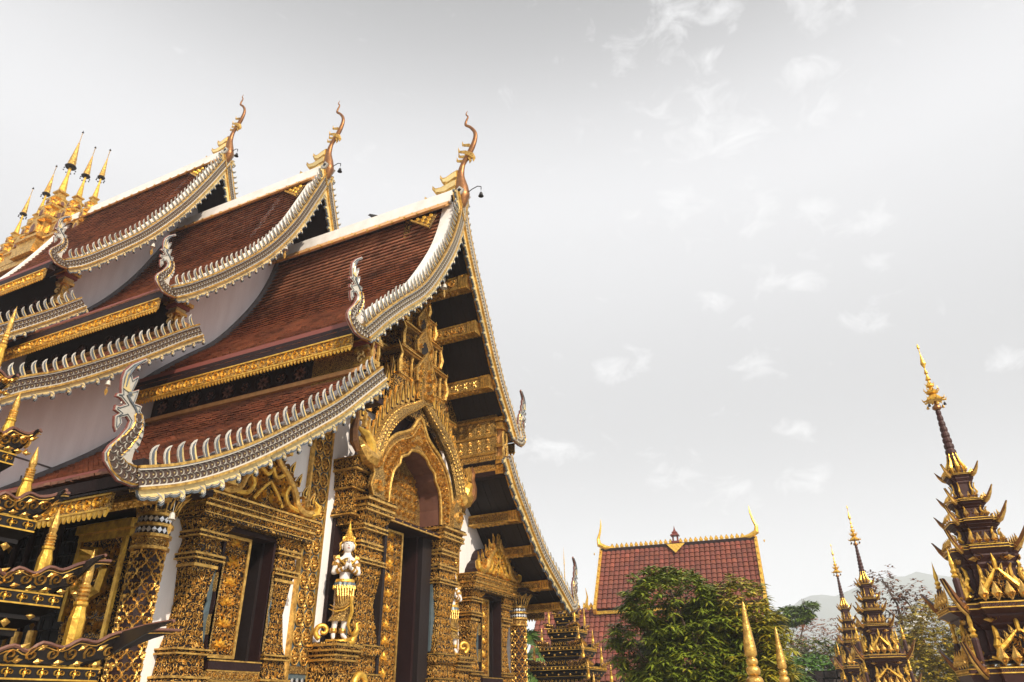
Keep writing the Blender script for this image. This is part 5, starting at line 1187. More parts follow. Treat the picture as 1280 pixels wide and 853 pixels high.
            hn.mat('gold'); hn.tube([Tn(*q, 0) for q in Pn[:5]], [.02, .03, .03, .02, .005], 5)
            for sg in (-1, 1): scroll(hn, lambda u, v, n_, sg=sg, l=l, Tn=Tn: Tn(u, v, sg*(.05*l/.3+n_)), .12*l, .12*l, .14*l, 0, sg, 1.3, None, .02); scroll(hn, lambda u, v, n_, sg=sg, l=l, Tn=Tn: Tn(u, v, sg*(.05*l/.3+n_)), .4*l, .6*l, .10*l, 0, sg, 1.3, None, .02)
            hn.build('corner_flame', body)
            if k in (0, 1):
                p = M('shrine_maroon', 'bright_gold', 'gold'); h2 = .85 if k else .9; x_, y_ = c*(hc*wf+.10), s_*(hc*wf+.10); zb = zc+.08
                p.lathe([(.045, 0), (.055, .03), (.04, .06), (.05, .10), (.055, h2*.45), (.03, h2*.5)], (x_, y_, zb), 8)
                p.mat('bright_gold'); p.lathe([(.03, h2*.48), (.06, h2*.52), (.03, h2*.56), (.055, h2*.60), (.028, h2*.65), (.038, h2*.74), (.02, h2*.86), (0, h2*1.05)], (x_, y_, zb), 8)
                p.build('corner_post', body)
    if spire:
        m = M('shrine_maroon', 'gold', 'bright_gold', 'copper')
        m.lathe([(.13, 5.34), (.14, 5.42), (.09, 5.48)], (0, 0, 0), 12)
        for i in range(8): a = i*PI/4; m.mat('bright_gold'); m.tube([(.10*math.cos(a), .10*math.sin(a), 5.35), (.15*math.cos(a), .15*math.sin(a), 5.46), (.10*math.cos(a), .10*math.sin(a), 5.58), (.07*math.cos(a), .07*math.sin(a), 5.78)], [.035, .035, .02, .005], 5)
        m.mat('shrine_maroon'); pr = []
        for i in range(10): z = 5.50+i*.11; r_ = .105-.0065*i; pr += [(r_*.82, z), (r_, z+.03), (r_, z+.07), (r_*.8, z+.10)]
        m.lathe(pr, (0, 0, 0), 12); m.build('ringed_spire', root)
        m = M('bright_gold', 'gold', 'copper')
        m.mat('copper'); m.lathe([(.05, 6.6), (.08, 6.63), (.075, 6.67), (.03, 6.7), (.02, 6.78)], (0, 0, 0), 10); m.mat('bright_gold')
        m.lathe([(.03, 6.80), (.14, 6.78), (.15, 6.81), (.09, 6.88), (.05, 6.92), (.10, 6.94), (.11, 6.97), (.05, 7.02), (.03, 7.06), (.07, 7.08), (.07, 7.11), (.03, 7.16), (.02, 7.2), (.05, 7.22), (.02, 7.30), (.015, 7.33), (.035, 7.36), (.012, 7.44), (.012, 7.47), (.05, 7.56), (.012, 7.74), (.008, 7.8), (.008, 7.88), (.025, 7.90), (.02, 7.94), (0, 8.0)], (0, 0, 0), 10)
        for i in range(8):
            a = i*PI/4; c, s_ = math.cos(a), math.sin(a); m.tube([(.12*c, .12*s_, 6.80), (.19*c, .19*s_, 6.79), (.21*c, .21*s_, 6.84)], [.02, .018, .004], 4); m.tube([(.08*c, .08*s_, 6.96), (.13*c, .13*s_, 7.0), (.12*c, .12*s_, 7.06)], [.014, .01, .002], 4); m.tube([(.05*c, .05*s_, 7.10), (.09*c, .09*s_, 7.15)], [.012, .002], 4)
        u = m.build('tiered_umbrella', root)
        m = M('copper', 'black_lacquer', 'gold')
        for i in range(6): a = i*PI/3; c, s_ = .15*math.cos(a), .15*math.sin(a); m.mat('gold' if i % 2 else 'black_lacquer'); m.lathe([(.004, .06), (.02, .04), (.028, 0), (0, .0)], (c, s_, 6.66), 6); m.lathe([(.003, .06), (.003, .1)], (c, s_, 6.66), 4)
        m.build('tiny_bells', u, kind='stuff')
    return root
GP = 'tiered shrine towers on the compound wall'
prasat('shrine_tower', 'largest dark red and gold shrine tower, cut off by the right edge of the photo', (1.36, -9.76, 0), rad(8), 1., 1.)
prasat('shrine_tower', 'middle-sized dark red and gold shrine tower in front of the brown bare tree', (14.37, -7.71, 0), rad(8), 1., 1.)
prasat('shrine_tower', 'smallest and farthest dark red and gold shrine tower, left of the middle one', (21.27, -6.65, 0), rad(8), 1., .95)
# ================================================================ low tiered canopies flanking the hall front
def canopy(label, loc, sc=1., top=6.95):
    root = empty('tiered_canopy', label, 'canopy', loc, 0, 'tiered canopies flanking the hall front', sc)
    sq = lambda r, z: [(-r, -r, z), (r, -r, z), (r, r, z), (-r, r, z)]
    LV = [(2.0, 1.80, .80, .42), (2.68, 1.45, .36, .40), (3.42, 1.15, .20, .34), (4.12, .88, .14, .30), (4.78, .62, .12, .26), (5.36, .40, .08, .2)]
    m = M('maroon', 'black_lacquer'); m.mat('black_lacquer'); m.loft([sq(1.5, 0), sq(1.5, 1.5), sq(1.35, 1.6), sq(1.35, 1.75)]); m.build('canopy_base', root)
    for k, (zb, r, dr, dz) in enumerate(LV):
        zp = LV[k-1][0]+.14 if k else 1.75; m = M('black_lacquer', 'maroon', 'bright_gold', 'carved_dark')
        m.loft([sq(r*.80, zp), sq(r*.80, zb-.30), sq(r*.84, zb-.27), sq(r*.84, zb-.2), sq(r*.93, zb-.12), sq(r*.93, zb-.08), sq(r, zb), sq(r, zb+.13), sq(r*.86, zb+.15)])
        t = m.build('canopy_tier', root); g_ = M('bright_gold', 'gold', 'old_gold')
        for a, b in ((zb+.003, zb+.018), (zb+.112, zb+.128), (zb-.215, zb-.20)): rr = r+.006 if a > zb else r*.845; g_.loft([sq(rr, a), sq(rr, b)])
        for i in range(4):
            c, s_ = ((1, 0), (0, 1), (-1, 0), (0, -1))[i]
            fc = lambda rr, z: plane((c*rr+s_*rr, s_*rr-c*rr, z), (-s_, c, 0), (0, 0, 1))
            g_.mat('bright_gold'); T = fc(r+.001, zb+.02); n = max(3, int(2*r/.16))
            for q in range(n):
                u = (q+.5)*2*r/n; scroll(g_, T, u-.025, .045, .034, 0, 1, 1.2, None, .02); scroll(g_, T, u+.03, .045, .030, PI, -1, 1.2, None, .02); leafy(g_, T, u, .0, PI/2, .09, .04, .02)
            T = fc(r*.80+.001, zp+.03); h = zb-.3-zp-.03
            if h > .05: vine(g_, T, 1.6*r, h, min(h, .17), 1, 1.05)
            T = fc(r*.935, zb-.12); g_.mat('gold')
            for q in range(int(n*.7)): leafy(g_, T, (q+.5)*1.87*r/int(n*.7), .0, PI/2 if q % 2 else -PI/2, .09, .10, .02)
        g_.build('gilding', t, kind='stuff')
        for i in range(4):
            c, s_ = ((1, 0), (0, 1), (-1, 0), (0, -1))[i]
            for sg in (-1, 1):   # sweeping wing boards meeting at the corners
                T = (lambda c, s_, sg: (lambda u, v, n_: (c*(r+.02+n_+v*.25)+(-s_)*sg*u, s_*(r+.02+n_+v*.25)+c*sg*u, zb+.12+v)))(c, s_, sg)
                P = [(r*.42, .02), (r*.40, .09), (r*.48, .16), (r*.56, .12), (r*.62, .20), (r*.74, .17), (r*.82, .25), (r*.92, .24), (r*1.02, dz*.8), (r+dr*.55, dz*.95), (r+dr, dz), (r+dr*.6, dz*.74), (r*1.0, .10), (r*.8, .02)]
                w_ = M('copper', 'black_lacquer', 'gold', 'bright_gold'); w_.mat('black_lacquer'); w_.prism(P, T, -.03, .0)
                w_.mat('niche_brown'); w_.tube([T(u, v, 0) for u, v in smooth_pts(P[:11], 3)], .018, 5); w_.mat('gold'); w_.tube([T(u, v-.035, .01) for u, v in smooth_pts(P[1:11], 3)], .006, 4)
                w_.mat('gold')
                for q in range(6): scroll(w_, T, r*(.48+.105*q), .08+.014*q, .065 if r > .7 else .035, q, 1 if q % 2 else -1, 1.4, None, .03); leafy(w_, T, r*(.5+.11*q), .12+.01*q, .6, .12, .05, .02); leafy(w_, T, r*(.5+.11*q), .03, .2, .10, .05, .02)
                scroll(w_, T, r*1.02, .17, .04, 0, 1, 1.2, None, .02); w_.build('wing_board', t)
        if k < 5:
            for i in range(4):
                c, s_ = ((1, 1), (-1, 1), (-1, -1), (1, -1))[i]; p = M('bright_gold', 'gold')
                x_, y_ = c*(r*.88), s_*(r*.88); z_ = zb+.14; h = (1.12, .86, .78, .7, 1.1)[k]; q = (.78, .66, .62, .55, .45)[k]
                p.lathe([(.13*q, 0), (.14*q, .04), (.12*q, .06)], (x_, y_, z_), 4, None, .5)
                p.lathe([(.105*q, .06), (.105*q, h*.40), (.09*q, h*.44), (.075*q, h*.50), (.09*q, h*.52), (.09*q, h*.545)], (x_, y_, z_), 8, None, .5)
                p.mat('gold')
                pr = [(.06*q, h*.55)]
                for b in range(4): pr += [(.075*q, h*(.565+b*.035)), (.078*q, h*(.58+b*.035)), (.058*q, h*(.592+b*.035))]
                p.lathe(pr+[(.05*q, h*.71), (.062*q, h*.76), (.055*q, h*.84), (.03*q, h*.93), (0, h*1.02)], (x_, y_, z_), 12); p.build('bottle_post', t)
                l = M('bright_gold')
                for a in range(8): T = plane((x_+.142*q*math.cos(a*PI/4), y_+.142*q*math.sin(a*PI/4), z_+.04), (-math.sin(a*PI/4), math.cos(a*PI/4), 0), (0, 0, 1)); leafy(l, T, 0, 0, -PI/2, .14*q, .10*q, .03)
                l.build('leaf_collar', t)
    m = M('bright_gold', 'gold'); m.lathe([(.16, 5.5), (.18, 5.55), (.12, 5.6), (.14, 5.7), (.09, 5.8), (.10, 5.86), (.06, 5.95), (.07, 6.0), (.04, 6.12), (.045, 6.18), (.025, 6.4), (.03, 6.44), (.012, 6.44+(top-6.44)*.5), (.02, 6.44+(top-6.44)*.6), (0, top)], (0, 0, 0), 12); m.build('top_spire', root)
    return root
canopy('dark canopy tower with gold bottle posts close by at the left edge of the photo', (-9.9, 1.0, 0))
canopy('dark canopy tower with gold bottle posts between the fan palm and the red roof', (9.6, 1.25, 0), .81, 8.2)

# ================================================================ gilded fence finials in front
def at(az, D, z=0): return (-13.3+D*math.cos(rad(az)), -7.99+D*math.sin(rad(az)), z)
def gpost(loc, ztip, label):
    m = M('gold'); h = ztip-.9
    m.lathe([(.10, 0), (.10, .9)], (0, 0, 0), 16)
    q = .9; pr = [(.05, 1.2*0+.9)]
    z = ztip-1.02
    pr = [(.10, .91), (.10, z)]
    for r_, dz in ((.115, .14), (.095, .115), (.08, .10), (.066, .085), (.055, .07)):
        for t in range(7): a = -PI/2+PI*t/6; pr.append((.03+(r_-.03)*math.cos(a), z+dz/2+dz/2*math.sin(a)))
        z += dz
    L_ = ztip-z; pr += [(.045, z+.01), (.058, z+.05*L_), (.056, z+.18*L_), (.040, z+.45*L_), (.022, z+.78*L_), (.024, z+.82*L_), (.015, z+.86*L_), (.018, z+.9*L_), (0, ztip)]
    m.lathe(pr, (0, 0, 0), 20); o = m.build('gilded_post', smooth=True); o.location = loc; tag(o, label, 'post', 'gilded posts in front of the mango tree'); return o
gpost(at(8.95, 7.6), 2.62, 'taller gilded post with ball rings, nearer the middle of the photo')
gpost(at(7.0, 10.4), 2.62, 'slimmer gilded post with ball rings, farther right in front of the tree')

# ================================================================ far hall with the red tiled roof
far = empty('far_hall', 'distant hall with steep dark red tiled roof and gold ridge behind the mango tree', 'building', (29.8, 6.85, 0), math.atan2(-9.15, 1.1))
# local frame: x along the ridge (left to right in view), -y ... towards the viewer is -y rotated; slope falls to local -Y
def ftiles(name, x0, x1, z0, z1, y0, y1, parent, tw=.29, rp=.34, roll=True):
    Ls = math.hypot(z0-z1, y0-y1); ty, tz = (y1-y0)/Ls, (z1-z0)/Ls; ny_, nz_ = tz, -ty
    if nz_ < 0: ny_, nz_ = -ny_, -nz_
    b = M('maroon'); b.add([(x0, y0, z0-.06), (x1, y0, z0-.06), (x1, y1, z1-.06), (x0, y1, z1-.06), (x0, y0, z0-.16), (x1, y0, z0-.16), (x1, y1, z1-.16), (x0, y1, z1-.16)], [(0, 1, 2, 3), (7, 6, 5, 4), (0, 4, 5, 1), (1, 5, 6, 2), (2, 6, 7, 3), (3, 7, 4, 0)])
    o = b.build(name, parent); m = M('tile_far'); n = int(Ls/rp); w = int((x1-x0)/tw)
    for i in range(n):
        s0 = i*Ls/n; s1 = (i+1.1)*Ls/n
        for j in range(w):
            a = x0+j*(x1-x0)/w; wd = (x1-x0)/w; k = rnd.uniform(.75, 1.15)*(1.25 if rnd.random() < .06 else 1)
            pts = []
            for s_, lift in ((s0, 0), (s1, .055)):
                for u, hh in ((0.02, 0), (.2, .055), (.5, .07), (.8, .055), (.98, 0)):
                    pts.append((a+u*wd, y0+ty*s_+ny_*(hh+lift), z0+tz*s_+nz_*(hh+lift)))
            e = [(p[0], p[1]-ny_*.07, p[2]-nz_*.07) for p in pts[5:]]
            m.add(pts+e, [(q+5, q+6, q+1, q) for q in range(4)]+[(q+10, q+11, q+6, q+5) for q in range(4)], (k, k*rnd.uniform(.95, 1.1), k*rnd.uniform(.95, 1.15)))
    m.build('roof_tiles', o, kind='stuff'); return o
Lr = 9.22
ftiles('upper_roof', .0, Lr, 10.4, 6.75, 0, -2.6, far); ftiles('upper_roof', .0, Lr, 10.4, 6.75, 0, 2.6, far, tw=.6, rp=.6)
ftiles('lower_roof', -3.6, Lr-.2, 6.85, 2.95, -2.2, -5.1, far)
m = M('bright_gold', 'maroon'); m.box(0, Lr, -2.75, -2.6, 6.45, 6.62); m.box(-3.6, Lr-.2, -5.25, -5.1, 2.65, 2.85); m.mat('maroon'); m.box(-.06, Lr+.06, -.1, .1, 10.38, 10.56); m.build('eave_trim', far)
m = M('white_wall'); m.box(-3.2, Lr-.6, -4.5, 4.5, 0, 2.9); m.box(.3, Lr-.3, -2.1, 2.1, 2.9, 6.5); m.build('wall', far)
m = M('niche_brown'); m.prism([(-2.5, 6.5), (2.5, 6.5), (0, 10.2)], lambda u, v, n: (n, u, v), .2, .3); m.prism([(-2.5, 6.5), (2.5, 6.5), (0, 10.2)], lambda u, v, n: (n, u, v), Lr-.3, Lr-.2); m.build('gable_infill', far)
for x in (-.02, Lr+.02):
    for s_ in (-1, 1):
        m = M('bright_gold'); m.prism([(0, 10.6), (0, 10.25), (s_*2.75, 6.45), (s_*2.95, 6.7)], lambda u, v, n: (x+n, u, v), -.09, .09); bb = m.build('bargeboard', far)
        if s_ < 0:
            for q in range(9):
                f = M('bright_gold'); t = (q+.6)/9.5; f.prism([(0, 0), (-.16, .03), (-.1, .28), (.02, .12)], lambda u, v, n: (x+n, -2.9*t+u, 10.55-3.95*t+v), -.03, .03); f.build('ridge_leaf', bb)
    m = M('bright_gold', 'gold'); d = -1 if x < 1 else 1
    m.tube([(x-d*.9, 0, 10.55), (x-d*.3, 0, 10.62), (x+d*.1, 0, 10.85), (x+d*.14, 0, 11.2), (x+d*.0, 0, 11.6), (x-d*.08, 0, 12.0), (x-d*.1, 0, 12.4)], [.06, .16, .16, .10, .07, .05, .01], 8)
    m.lathe([(0, -.2), (.05, -.1), (.0, 0)], (x+d*.45, 0, 10.4), 6); m.build('roof_finial', far)
r0 = None
for i in range(27):
    x = .7+i*(Lr-1.4)/26
    if abs(x-Lr/2) < .25: continue
    if r0 is None:
        m = M('bright_gold'); m.prism([(-.09, 0), (-.12, .1), (0, .30), (.12, .1), (.09, 0)], lambda u, v, n: (u, n, v), -.04, .04); m.lathe([(.07, 0), (.08, .1), (.03, .22), (0, .3)], (0, 0, 0), 6); r0 = m.build('ridge_leaf', far); r0.location = (x, 0, 10.56)
    else: c = r0.copy(); link(c); c.parent = far; c.location = (x, 0, 10.56)
for i in range(9): c = r0.copy(); link(c); c.parent = far; c.location = (-3.4+i*.38, -2.2, 6.88)
m = M('red_paint', 'bright_gold', 'maroon'); x = Lr/2
m.mat('bright_gold'); m.prism([(-.55, 0), (.55, 0), (0, -.62)], lambda u, v, n: (x+u, -.12-n+v*.72, 10.5+v), .03, .12); m.build('ridge_apron', far)
m = M('red_paint', 'maroon')
m.box(x-.3, x+.3, -.25, .25, 10.56, 10.72)
for a in (-1, 1):
    for b in (-1, 1): m.box(x+a*.18-.05, x+a*.18+.05, b*.15-.05, b*.15+.05, 10.72, 11.15)
m.loft([[(x+a*w, b*w, z) for a, b in ((-1, -1), (1, -1), (1, 1), (-1, 1))] for w, z in ((.36, 11.15), (.30, 11.25), (.2, 11.3), (.22, 11.42), (.12, 11.5), (.05, 11.7), (.01, 11.95))]); rs = m.build('ridge_shrine', far); rs.scale = (.75, .75, .75); rs.location = (x*.25, 0, 10.56*.25)
m = M('bright_gold'); m.tube([(-.35, -2.75, 6.7), (-.5, -2.75, 7.0), (-.42, -2.75, 7.4), (-.5, -2.75, 7.9)], [.12, .1, .05, .01], 6); m.build('eave_finial', far)

# ================================================================ trees
def limb(m, p, d, L_, r, depth, tips, spread=.6, up=.15):
    pts = [p]; rs = [r]; q = Vector(p); dd = Vector(d).normalized(); n = 4
    for i in range(n):
        dd = (dd+Vector((rnd.uniform(-1, 1), rnd.uniform(-1, 1), rnd.uniform(-.5, 1)))*.16+Vector((0, 0, up*.3))).normalized()
        q = q+dd*(L_/n); pts.append(tuple(q)); rs.append(r*(1-.45*(i+1)/n))
    m.tube(pts, rs, 6 if r > .03 else 4)
    if depth == 0: tips.append((q.copy(), dd.copy())); return
    for k in range(3 if depth > 1 else 4):
        a = rnd.uniform(0, 2*PI); side = dd.orthogonal().normalized(); side.rotate(Matrix.Rotation(a, 3, dd))
        j = pts[rnd.choice((2, 3, 4))]
        limb(m, j, (dd*(1-spread*.5)+side*spread*rnd.uniform(.7, 1.3)), L_*rnd.uniform(.32, .5), r*.5, depth-1, tips, spread, up)
def leaf(m, p, d, nrm, L_, w, k, droop=.25):
    d = Vector(d).normalized(); s_ = d.cross(Vector(nrm)); s_ = s_.normalized() if s_.length > 1e-4 else d.orthogonal().normalized()
    u = s_.cross(d); p = Vector(p); m1 = p+d*L_*.45; t = p+d*L_-Vector((0, 0, L_*droop))
    m.add([p, m1+s_*w*.5-u*w*.12, m1-s_*w*.5-u*w*.12, t, m1+u*w*.05], [(0, 1, 4), (0, 4, 2), (1, 3, 4), (4, 3, 2)], k)
def tree(name, label, loc, lobes, nros, llen, lwid, tint, trunk_h, r0=.14, cat='tree', mat_='leaf', lpr=9, group=None, depth=2, fill=.75, seed=1, shell=.5):
    rnd.seed(seed)
    root = empty(name, label, cat, loc, 0, group); m = M('bark'); tips = []
    cz = sum(l[2] for l in lobes)/len(lobes)
    m.tube([(0, 0, 0), (.05, 0, trunk_h*.5), (0, .04, trunk_h)], [r0, r0*.8, r0*.7], 8)
    for l in lobes:
        tgt = Vector(l[:3]); base = Vector((0, 0, trunk_h*rnd.uniform(.7, 1))); limb(m, tuple(base), tgt-base, (tgt-base).length*.8, r0*.5, depth, tips, .55)
    m.build('trunk', root)
    c = M(mat_); tot = sum(l[3]*l[4]*l[5] for l in lobes)
    for l in lobes:
        n = int(nros*l[3]*l[4]*l[5]/tot)
        for i in range(n):
            v = Vector((rnd.gauss(0, 1), rnd.gauss(0, 1), rnd.gauss(0, 1))).normalized(); rr = rnd.uniform(shell, 1.0)**.6
            rr *= 1+.13*math.sin(v.x*5+l[0]*3)*math.cos(v.z*6+v.y*4)
            p = Vector((l[0]+v.x*l[3]*rr, l[1]+v.y*l[4]*rr, l[2]+v.z*l[5]*rr)); cl_ = math.sin(p.x*2.6+1)*math.sin(p.y*2.3)*math.sin(p.z*3.1+2)
            if cl_ < -.28*fill and rnd.random() < .85: continue
            base = rnd.uniform(.7, 1.25); tn = l[6] if len(l) > 6 else tint
            for q in range(lpr):
                a = q*2*PI/lpr+rnd.uniform(-.3, .3); dv_ = Vector((math.cos(a), math.sin(a), rnd.uniform(-.5, .45)))+v*.35
                k = base*rnd.uniform(.75, 1.25); yl = rnd.random()
                col = (tn[0]*k*(1.5 if yl < .16 else 1), tn[1]*k*(1.2 if yl < .16 else 1), tn[2]*k)
                leaf(c, p, dv_, (0, 0, 1), llen*rnd.uniform(.7, 1.15), lwid, col)
    c.build('crown', root); return root
G1 = (1.25, 1.2, .85); G2 = (2.0, 1.35, .75)
tree('mango_tree', 'bushy mango tree with long drooping leaves in front of the red tiled roof', at(11.2, 19.5),
     [(-.55, .95, 4.1, 1.1, 1.15, .85, G1), (-.2, 1.75, 3.1, 1.0, 1.0, .85, G1), (0, .6, 2.6, 1.3, 1.5, 1.1, G1), (.1, -.62, 3.95, .8, .75, .7, G2), (0, -.8, 3.1, .9, .95, .9, G2), (-.3, -.95, 2.3, .9, .85, .85, G2), (0, .3, 1.6, 1.5, 1.7, 1.0, G1), (0, 0, 3.4, 1., 1.0, .8, G1)],
     5600, .25, .075, G1, 1.9, .13, lpr=8, seed=4, fill=.5)
tree('leafy_tree', 'dark tree mass behind the right side of the mango tree', at(9.3, 26), [(0, 0, 2.9, 1.2, 1.2, 1.0), (0, -.9, 2.2, 1.0, .9, .8)], 1100, .3, .10, (.5, .7, .5), 2.2, .14, seed=6)
tree('bare_tree', 'nearly bare tree with sparse brown leaves behind the middle shrine tower', at(-1.0, 46), [(0, .5, 7.4, 1.3, 1.5, 1.2), (0, -.9, 6.6, 1.2, 1.2, 1.2), (0, 1.3, 6.0, 1.0, 1.0, 1.0), (0, -.2, 5.2, 1.6, 1.8, 1.2)], 700, .26, .12, (.9, .55, .42), 4.2, .2, mat_='leaf_dry', lpr=4, depth=3, seed=8, shell=.2)
tree('yellowing_tree', 'tall olive and yellow tree behind and left of the largest shrine tower', at(-3.6, 38), [(0, 0, 4.3, 2.0, 1.9, 1.6), (0, 1.3, 3.2, 1.8, 1.7, 1.5), (0, -1.3, 3.6, 1.8, 1.7, 1.5), (0, 0, 2.0, 2.0, 2.6, 1.4)], 5200, .20, .085, (2.6, 1.5, .9), 2.6, .18, lpr=6, seed=9, fill=1.3)
tree('small_green_tree', 'small tree with a flat open crown standing alone above the hedge', at(6.0, 52), [(0, -.2, 6.9, 1.0, 1.2, .55), (0, 1.2, 6.5, .9, .9, .45), (0, -1.4, 7.2, .6, .6, .5), (0, 2, 5.7, .6, .6, .4)], 900, .34, .12, (.8, 1.0, .8), 5.4, .13, lpr=7, seed=11)
tree('brown_bush', 'rust-brown leafless bush between the small tree and the shrine towers', at(4.0, 50), [(0, 0, 5.0, 1.4, 1.9, 1.5), (0, -1.6, 4.4, 1.4, 1.6, 1.3), (0, 1.4, 4.0, 1.4, 1.6, 1.3)], 1300, .22, .08, (1.5, .95, .85), 2.6, .14, cat='bush', mat_='leaf_dry', lpr=5, depth=3, seed=12)
tree('dry_bush', 'dry tawny bush at the foot of the bare tree', at(-.2, 42), [(0, 0, 3.4, 1.6, 2.0, 1.5), (0, -1.2, 2.4, 1.6, 2.0, 1.4)], 2000, .2, .09, (2.4, 1.1, .8), 2.0, .14, cat='bush', lpr=6, seed=13)
# clipped hedge rows on the terrace
for i, (az, D, w_, h_, tn) in enumerate(((4.9, 44, 5.2, 4.9, (.9, .85, .6)), (4.4, 38, 3.4, 3.7, (.7, 1.25, .8)))):
    tree('hedge', ('long clipped olive hedge below the small tree', 'bright green low hedge on top of the stone wall')[i], at(az, D), [(0, -w_*.6, h_-.6, .8, w_*.45, .65), (0, w_*.1, h_-.6, .8, w_*.45, .7), (0, w_*.7, h_-.7, .8, w_*.4, .65)], 1500, .22, .10, tn, h_-1.0, .1, cat='hedge', lpr=6, seed=20+i, depth=1)
# rough stone terrace wall
rnd.seed(5); tw_ = empty('stone_wall', 'rough dark rubble stone wall below the hedge', 'wall', at(4.0, 36), 0)
s0 = M('stone_brown'); s0.box(.12, .6, -.8, 3.6, 0, 3.05); s0.build('wall_core', tw_)
for j in range(7):
    y = -.8
    while y < 3.3:
        w_ = rnd.uniform(.3, .65); h_ = rnd.uniform(.2, .27); z = 3.0-.27*(j+1)+.03; m = M('stone_brown'); t = rnd.uniform(.6, 1.5)
        b_ = [(rnd.uniform(-.02, .06), y+.02, z), (rnd.uniform(-.02, .06), y+w_-.02, z+rnd.uniform(0, .03)), (rnd.uniform(-.02, .06), y+w_-.03, z+h_), (rnd.uniform(-.02, .06), y+.03, z+h_-rnd.uniform(0, .03))]
        m.add(b_+[(.2, a[1], a[2]) for a in b_], [(0, 1, 2, 3), (0, 4, 5, 1), (1, 5, 6, 2), (2, 6, 7, 3), (3, 7, 4, 0)], t); m.build('stone', tw_); y += w_
# fan palm
rnd.seed(3); pl = empty('fan_palm', 'fan palm with bright green pleated leaves under the right roof corner', 'palm', at(25.3, 29), 0)
m = M('bark'); m.tube([(0, 0, 0), (0, .05, 1.5), (0, 0, 3.2)], [.16, .13, .12], 8); m.build('trunk', pl)
for i in range(17):
    a = rnd.uniform(0, 2*PI); el = rnd.uniform(-.6, 1.2); L_ = rnd.uniform(.6, 1.1)
    d = Vector((math.cos(a)*math.cos(el), math.sin(a)*math.cos(el), math.sin(el))); b = Vector((0, 0, 3.2+rnd.uniform(-.2, .2))); c = b+d*L_
    m = M('palm'); m.tube([tuple(b), tuple(b+d*L_*.6+Vector((0, 0, .06))), tuple(c)], .014, 4); s_ = d.cross(Vector((0, 0, 1))).normalized(); u = s_.cross(d)
    for k in range(19):
        th = (k-9)/9*1.75; dd = d*math.cos(th)+s_*math.sin(th); L2 = rnd.uniform(.62, .78); w_ = .05
        p1 = c+dd*L2*.6; e = c+dd*L2*1.25-Vector((0, 0, .30*rnd.uniform(.6, 1.5))); sd_ = dd.cross(u).normalized()*w_
        m.add([c, p1+sd_, p1-sd_, e, p1+u*.03], [(0, 1, 4), (0, 4, 2), (1, 3, 4), (4, 3, 2)], rnd.uniform(.6, 1.3))
    m.build('palm_leaf', pl)
# ================================================================ street lamp
lp = empty('street_lamp', 'white LED street lamp head on a thin arm beside the middle shrine tower', 'lamp', at(-1.1, 40), 0)
m = M('metal_grey'); m.tube([(0, 1.6, 0), (0, 1.6, 3.4), (0, 1.2, 3.9), (0, -.15, 4.72)], [.05, .045, .03, .025], 8); m.build('arm', lp)
m = M('lamp_glass', 'metal_grey'); T = plane((0, -.1, 4.70), (0, -.86, .5), (.3, .45, .85))
m.prism([(0, -.12), (.25, -.2), (.9, -.2), (1.15, -.1), (1.2, 0), (1.15, .1), (.9, .2), (.25, .2), (0, .12)], T, 0, .12); m.mat('metal_grey'); m.prism([(0.1, -.1), (.9, -.17), (.9, .17), (.1, .1)], T, -.03, 0); m.build('lamp_head', lp)
# birds
def bird(label, loc, s, fly):
    m = M('bird_black'); m.tube([(-.12, 0, 0), (-.04, 0, .01), (.06, 0, .03), (.12, 0, .07), (.16, 0, .06)], [.006, .035, .045, .028, .004], 8)
    m.tube([(-.10, 0, 0), (-.22, 0, -.03)], [.02, .012], 4)
    if fly:
        for s_ in (-1, 1): m.add([(.05, s_*.02, .04), (.0, s_*.28, .14), (-.06, s_*.14, .08), (-.03, s_*.02, .03), (.0, s_*.14, .11)], [(0, 1, 4), (4, 1, 2), (4, 2, 3), (0, 4, 3)])
    else:
        for s_ in (-1, 1): m.tube([(.0, s_*.02, -.03), (.01, s_*.02, -.10)], .005, 4)
    o = m.build('bird'); o.location = loc; o.scale = (s,)*3; o.rotation_euler = (0, 0, 1.9); tag(o, label, 'bird'); return o
bird('tiny dark bird flying high in the grey sky', (37.5, -32.6, 32.0), 1.6, True)
bird('small dark bird perched on the foremost roof ridge', (.1, 2.95, 14.70), 1.3, False)
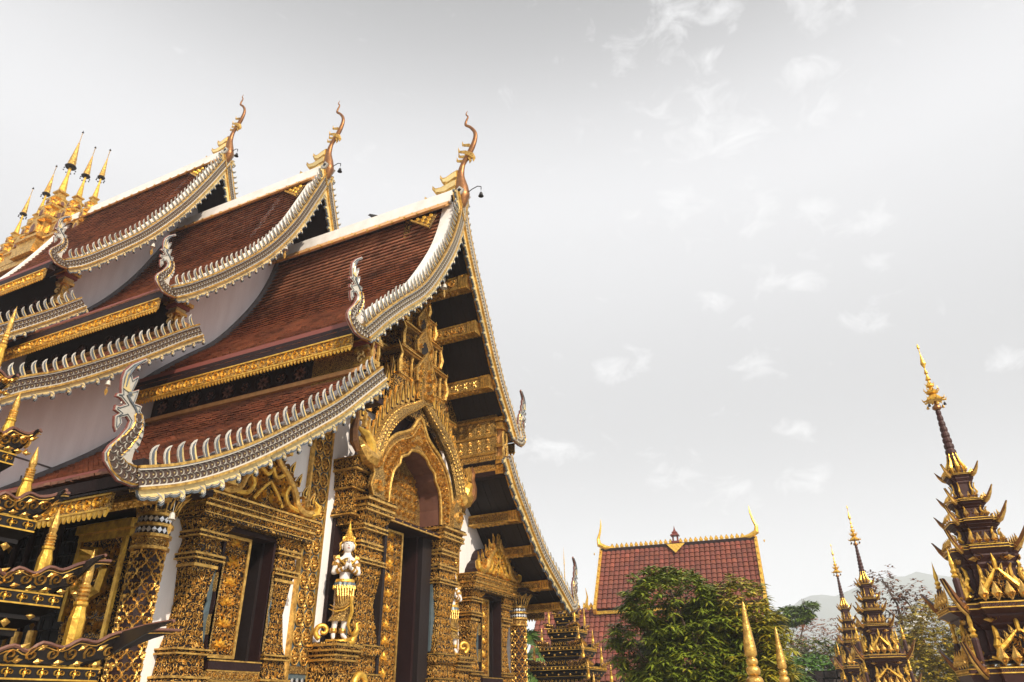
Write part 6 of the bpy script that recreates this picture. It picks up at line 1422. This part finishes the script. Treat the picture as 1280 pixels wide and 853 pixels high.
# ================================================================ hills
rnd.seed(2)
def hills(name, D, az0, az1, el, wob, sd_):
    m = M('hill'); n = 90; rows = []
    for j, (f, dd) in enumerate(((0, 0), (.35, 60), (.7, 130), (.92, 190), (1, 240), (.6, 420), (0, 700))):
        row = []
        for i in range(n+1):
            a = az0+(az1-az0)*i/n; e = el(a)+wob*(math.sin(a*1.7+sd_)+.5*math.sin(a*4.1+sd_*2)+.3*math.sin(a*9.3))
            R_ = D+dd+25*math.sin(a*.9+j*1.3); row.append((-13+R_*math.cos(rad(a)), -8+R_*math.sin(rad(a)), max(0, (D+240)*math.tan(rad(max(.2, e))))*f+(0 if f in (0, 1) else 6*math.sin(i*1.1+j*2))-(.5 if f == 0 else 0)))
        rows.append(row)
    vs = [p for r in rows for p in r]; fs = [(j*(n+1)+i, j*(n+1)+i+1, (j+1)*(n+1)+i+1, (j+1)*(n+1)+i) for j in range(6) for i in range(n)]
    m.add(vs, fs); m.build(name, kind='structure', smooth=True)
def ridge_el(a):
    pts = [(-30, 5.0), (-14, 6.6), (-6, 7.6), (-3.2, 8.0), (-1, 7.8), (1, 7.4), (4, 7.0), (7, 5.9), (10, 5.0), (20, 3.0), (40, 2.2)]
    for (a0, e0), (a1, e1) in zip(pts, pts[1:]):
        if a0 <= a <= a1: return e0+(e1-e0)*(a-a0)/(a1-a0)
    return 3
hills('hills', 1150, -30, 40, ridge_el, .16, .5)
hills('hills', 850, -30, 40, lambda a: ridge_el(a)*.62, .18, 2.1)
# ================================================================ haze
m = M(); bx0, bx1, by0, by1, bz0, bz1 = -950, 2100, -1300, 1500, -1.2, 232
m.box(bx0, bx1, by0, by1, bz0, bz1)
hz = bpy.data.materials.new('haze'); hz.use_nodes = True; t = hz.node_tree; t.nodes.clear()
vo = t.nodes.new('ShaderNodeVolumePrincipled'); vo.inputs['Color'].default_value = (.86, .92, 1.0, 1); vo.inputs['Density'].default_value = .0007; vo.inputs['Anisotropy'].default_value = 0
ou = t.nodes.new('ShaderNodeOutputMaterial'); t.links.new(vo.outputs[0], ou.inputs['Volume']); MT['haze'] = hz; m.mats = ['haze']
m.build('haze', kind='stuff')
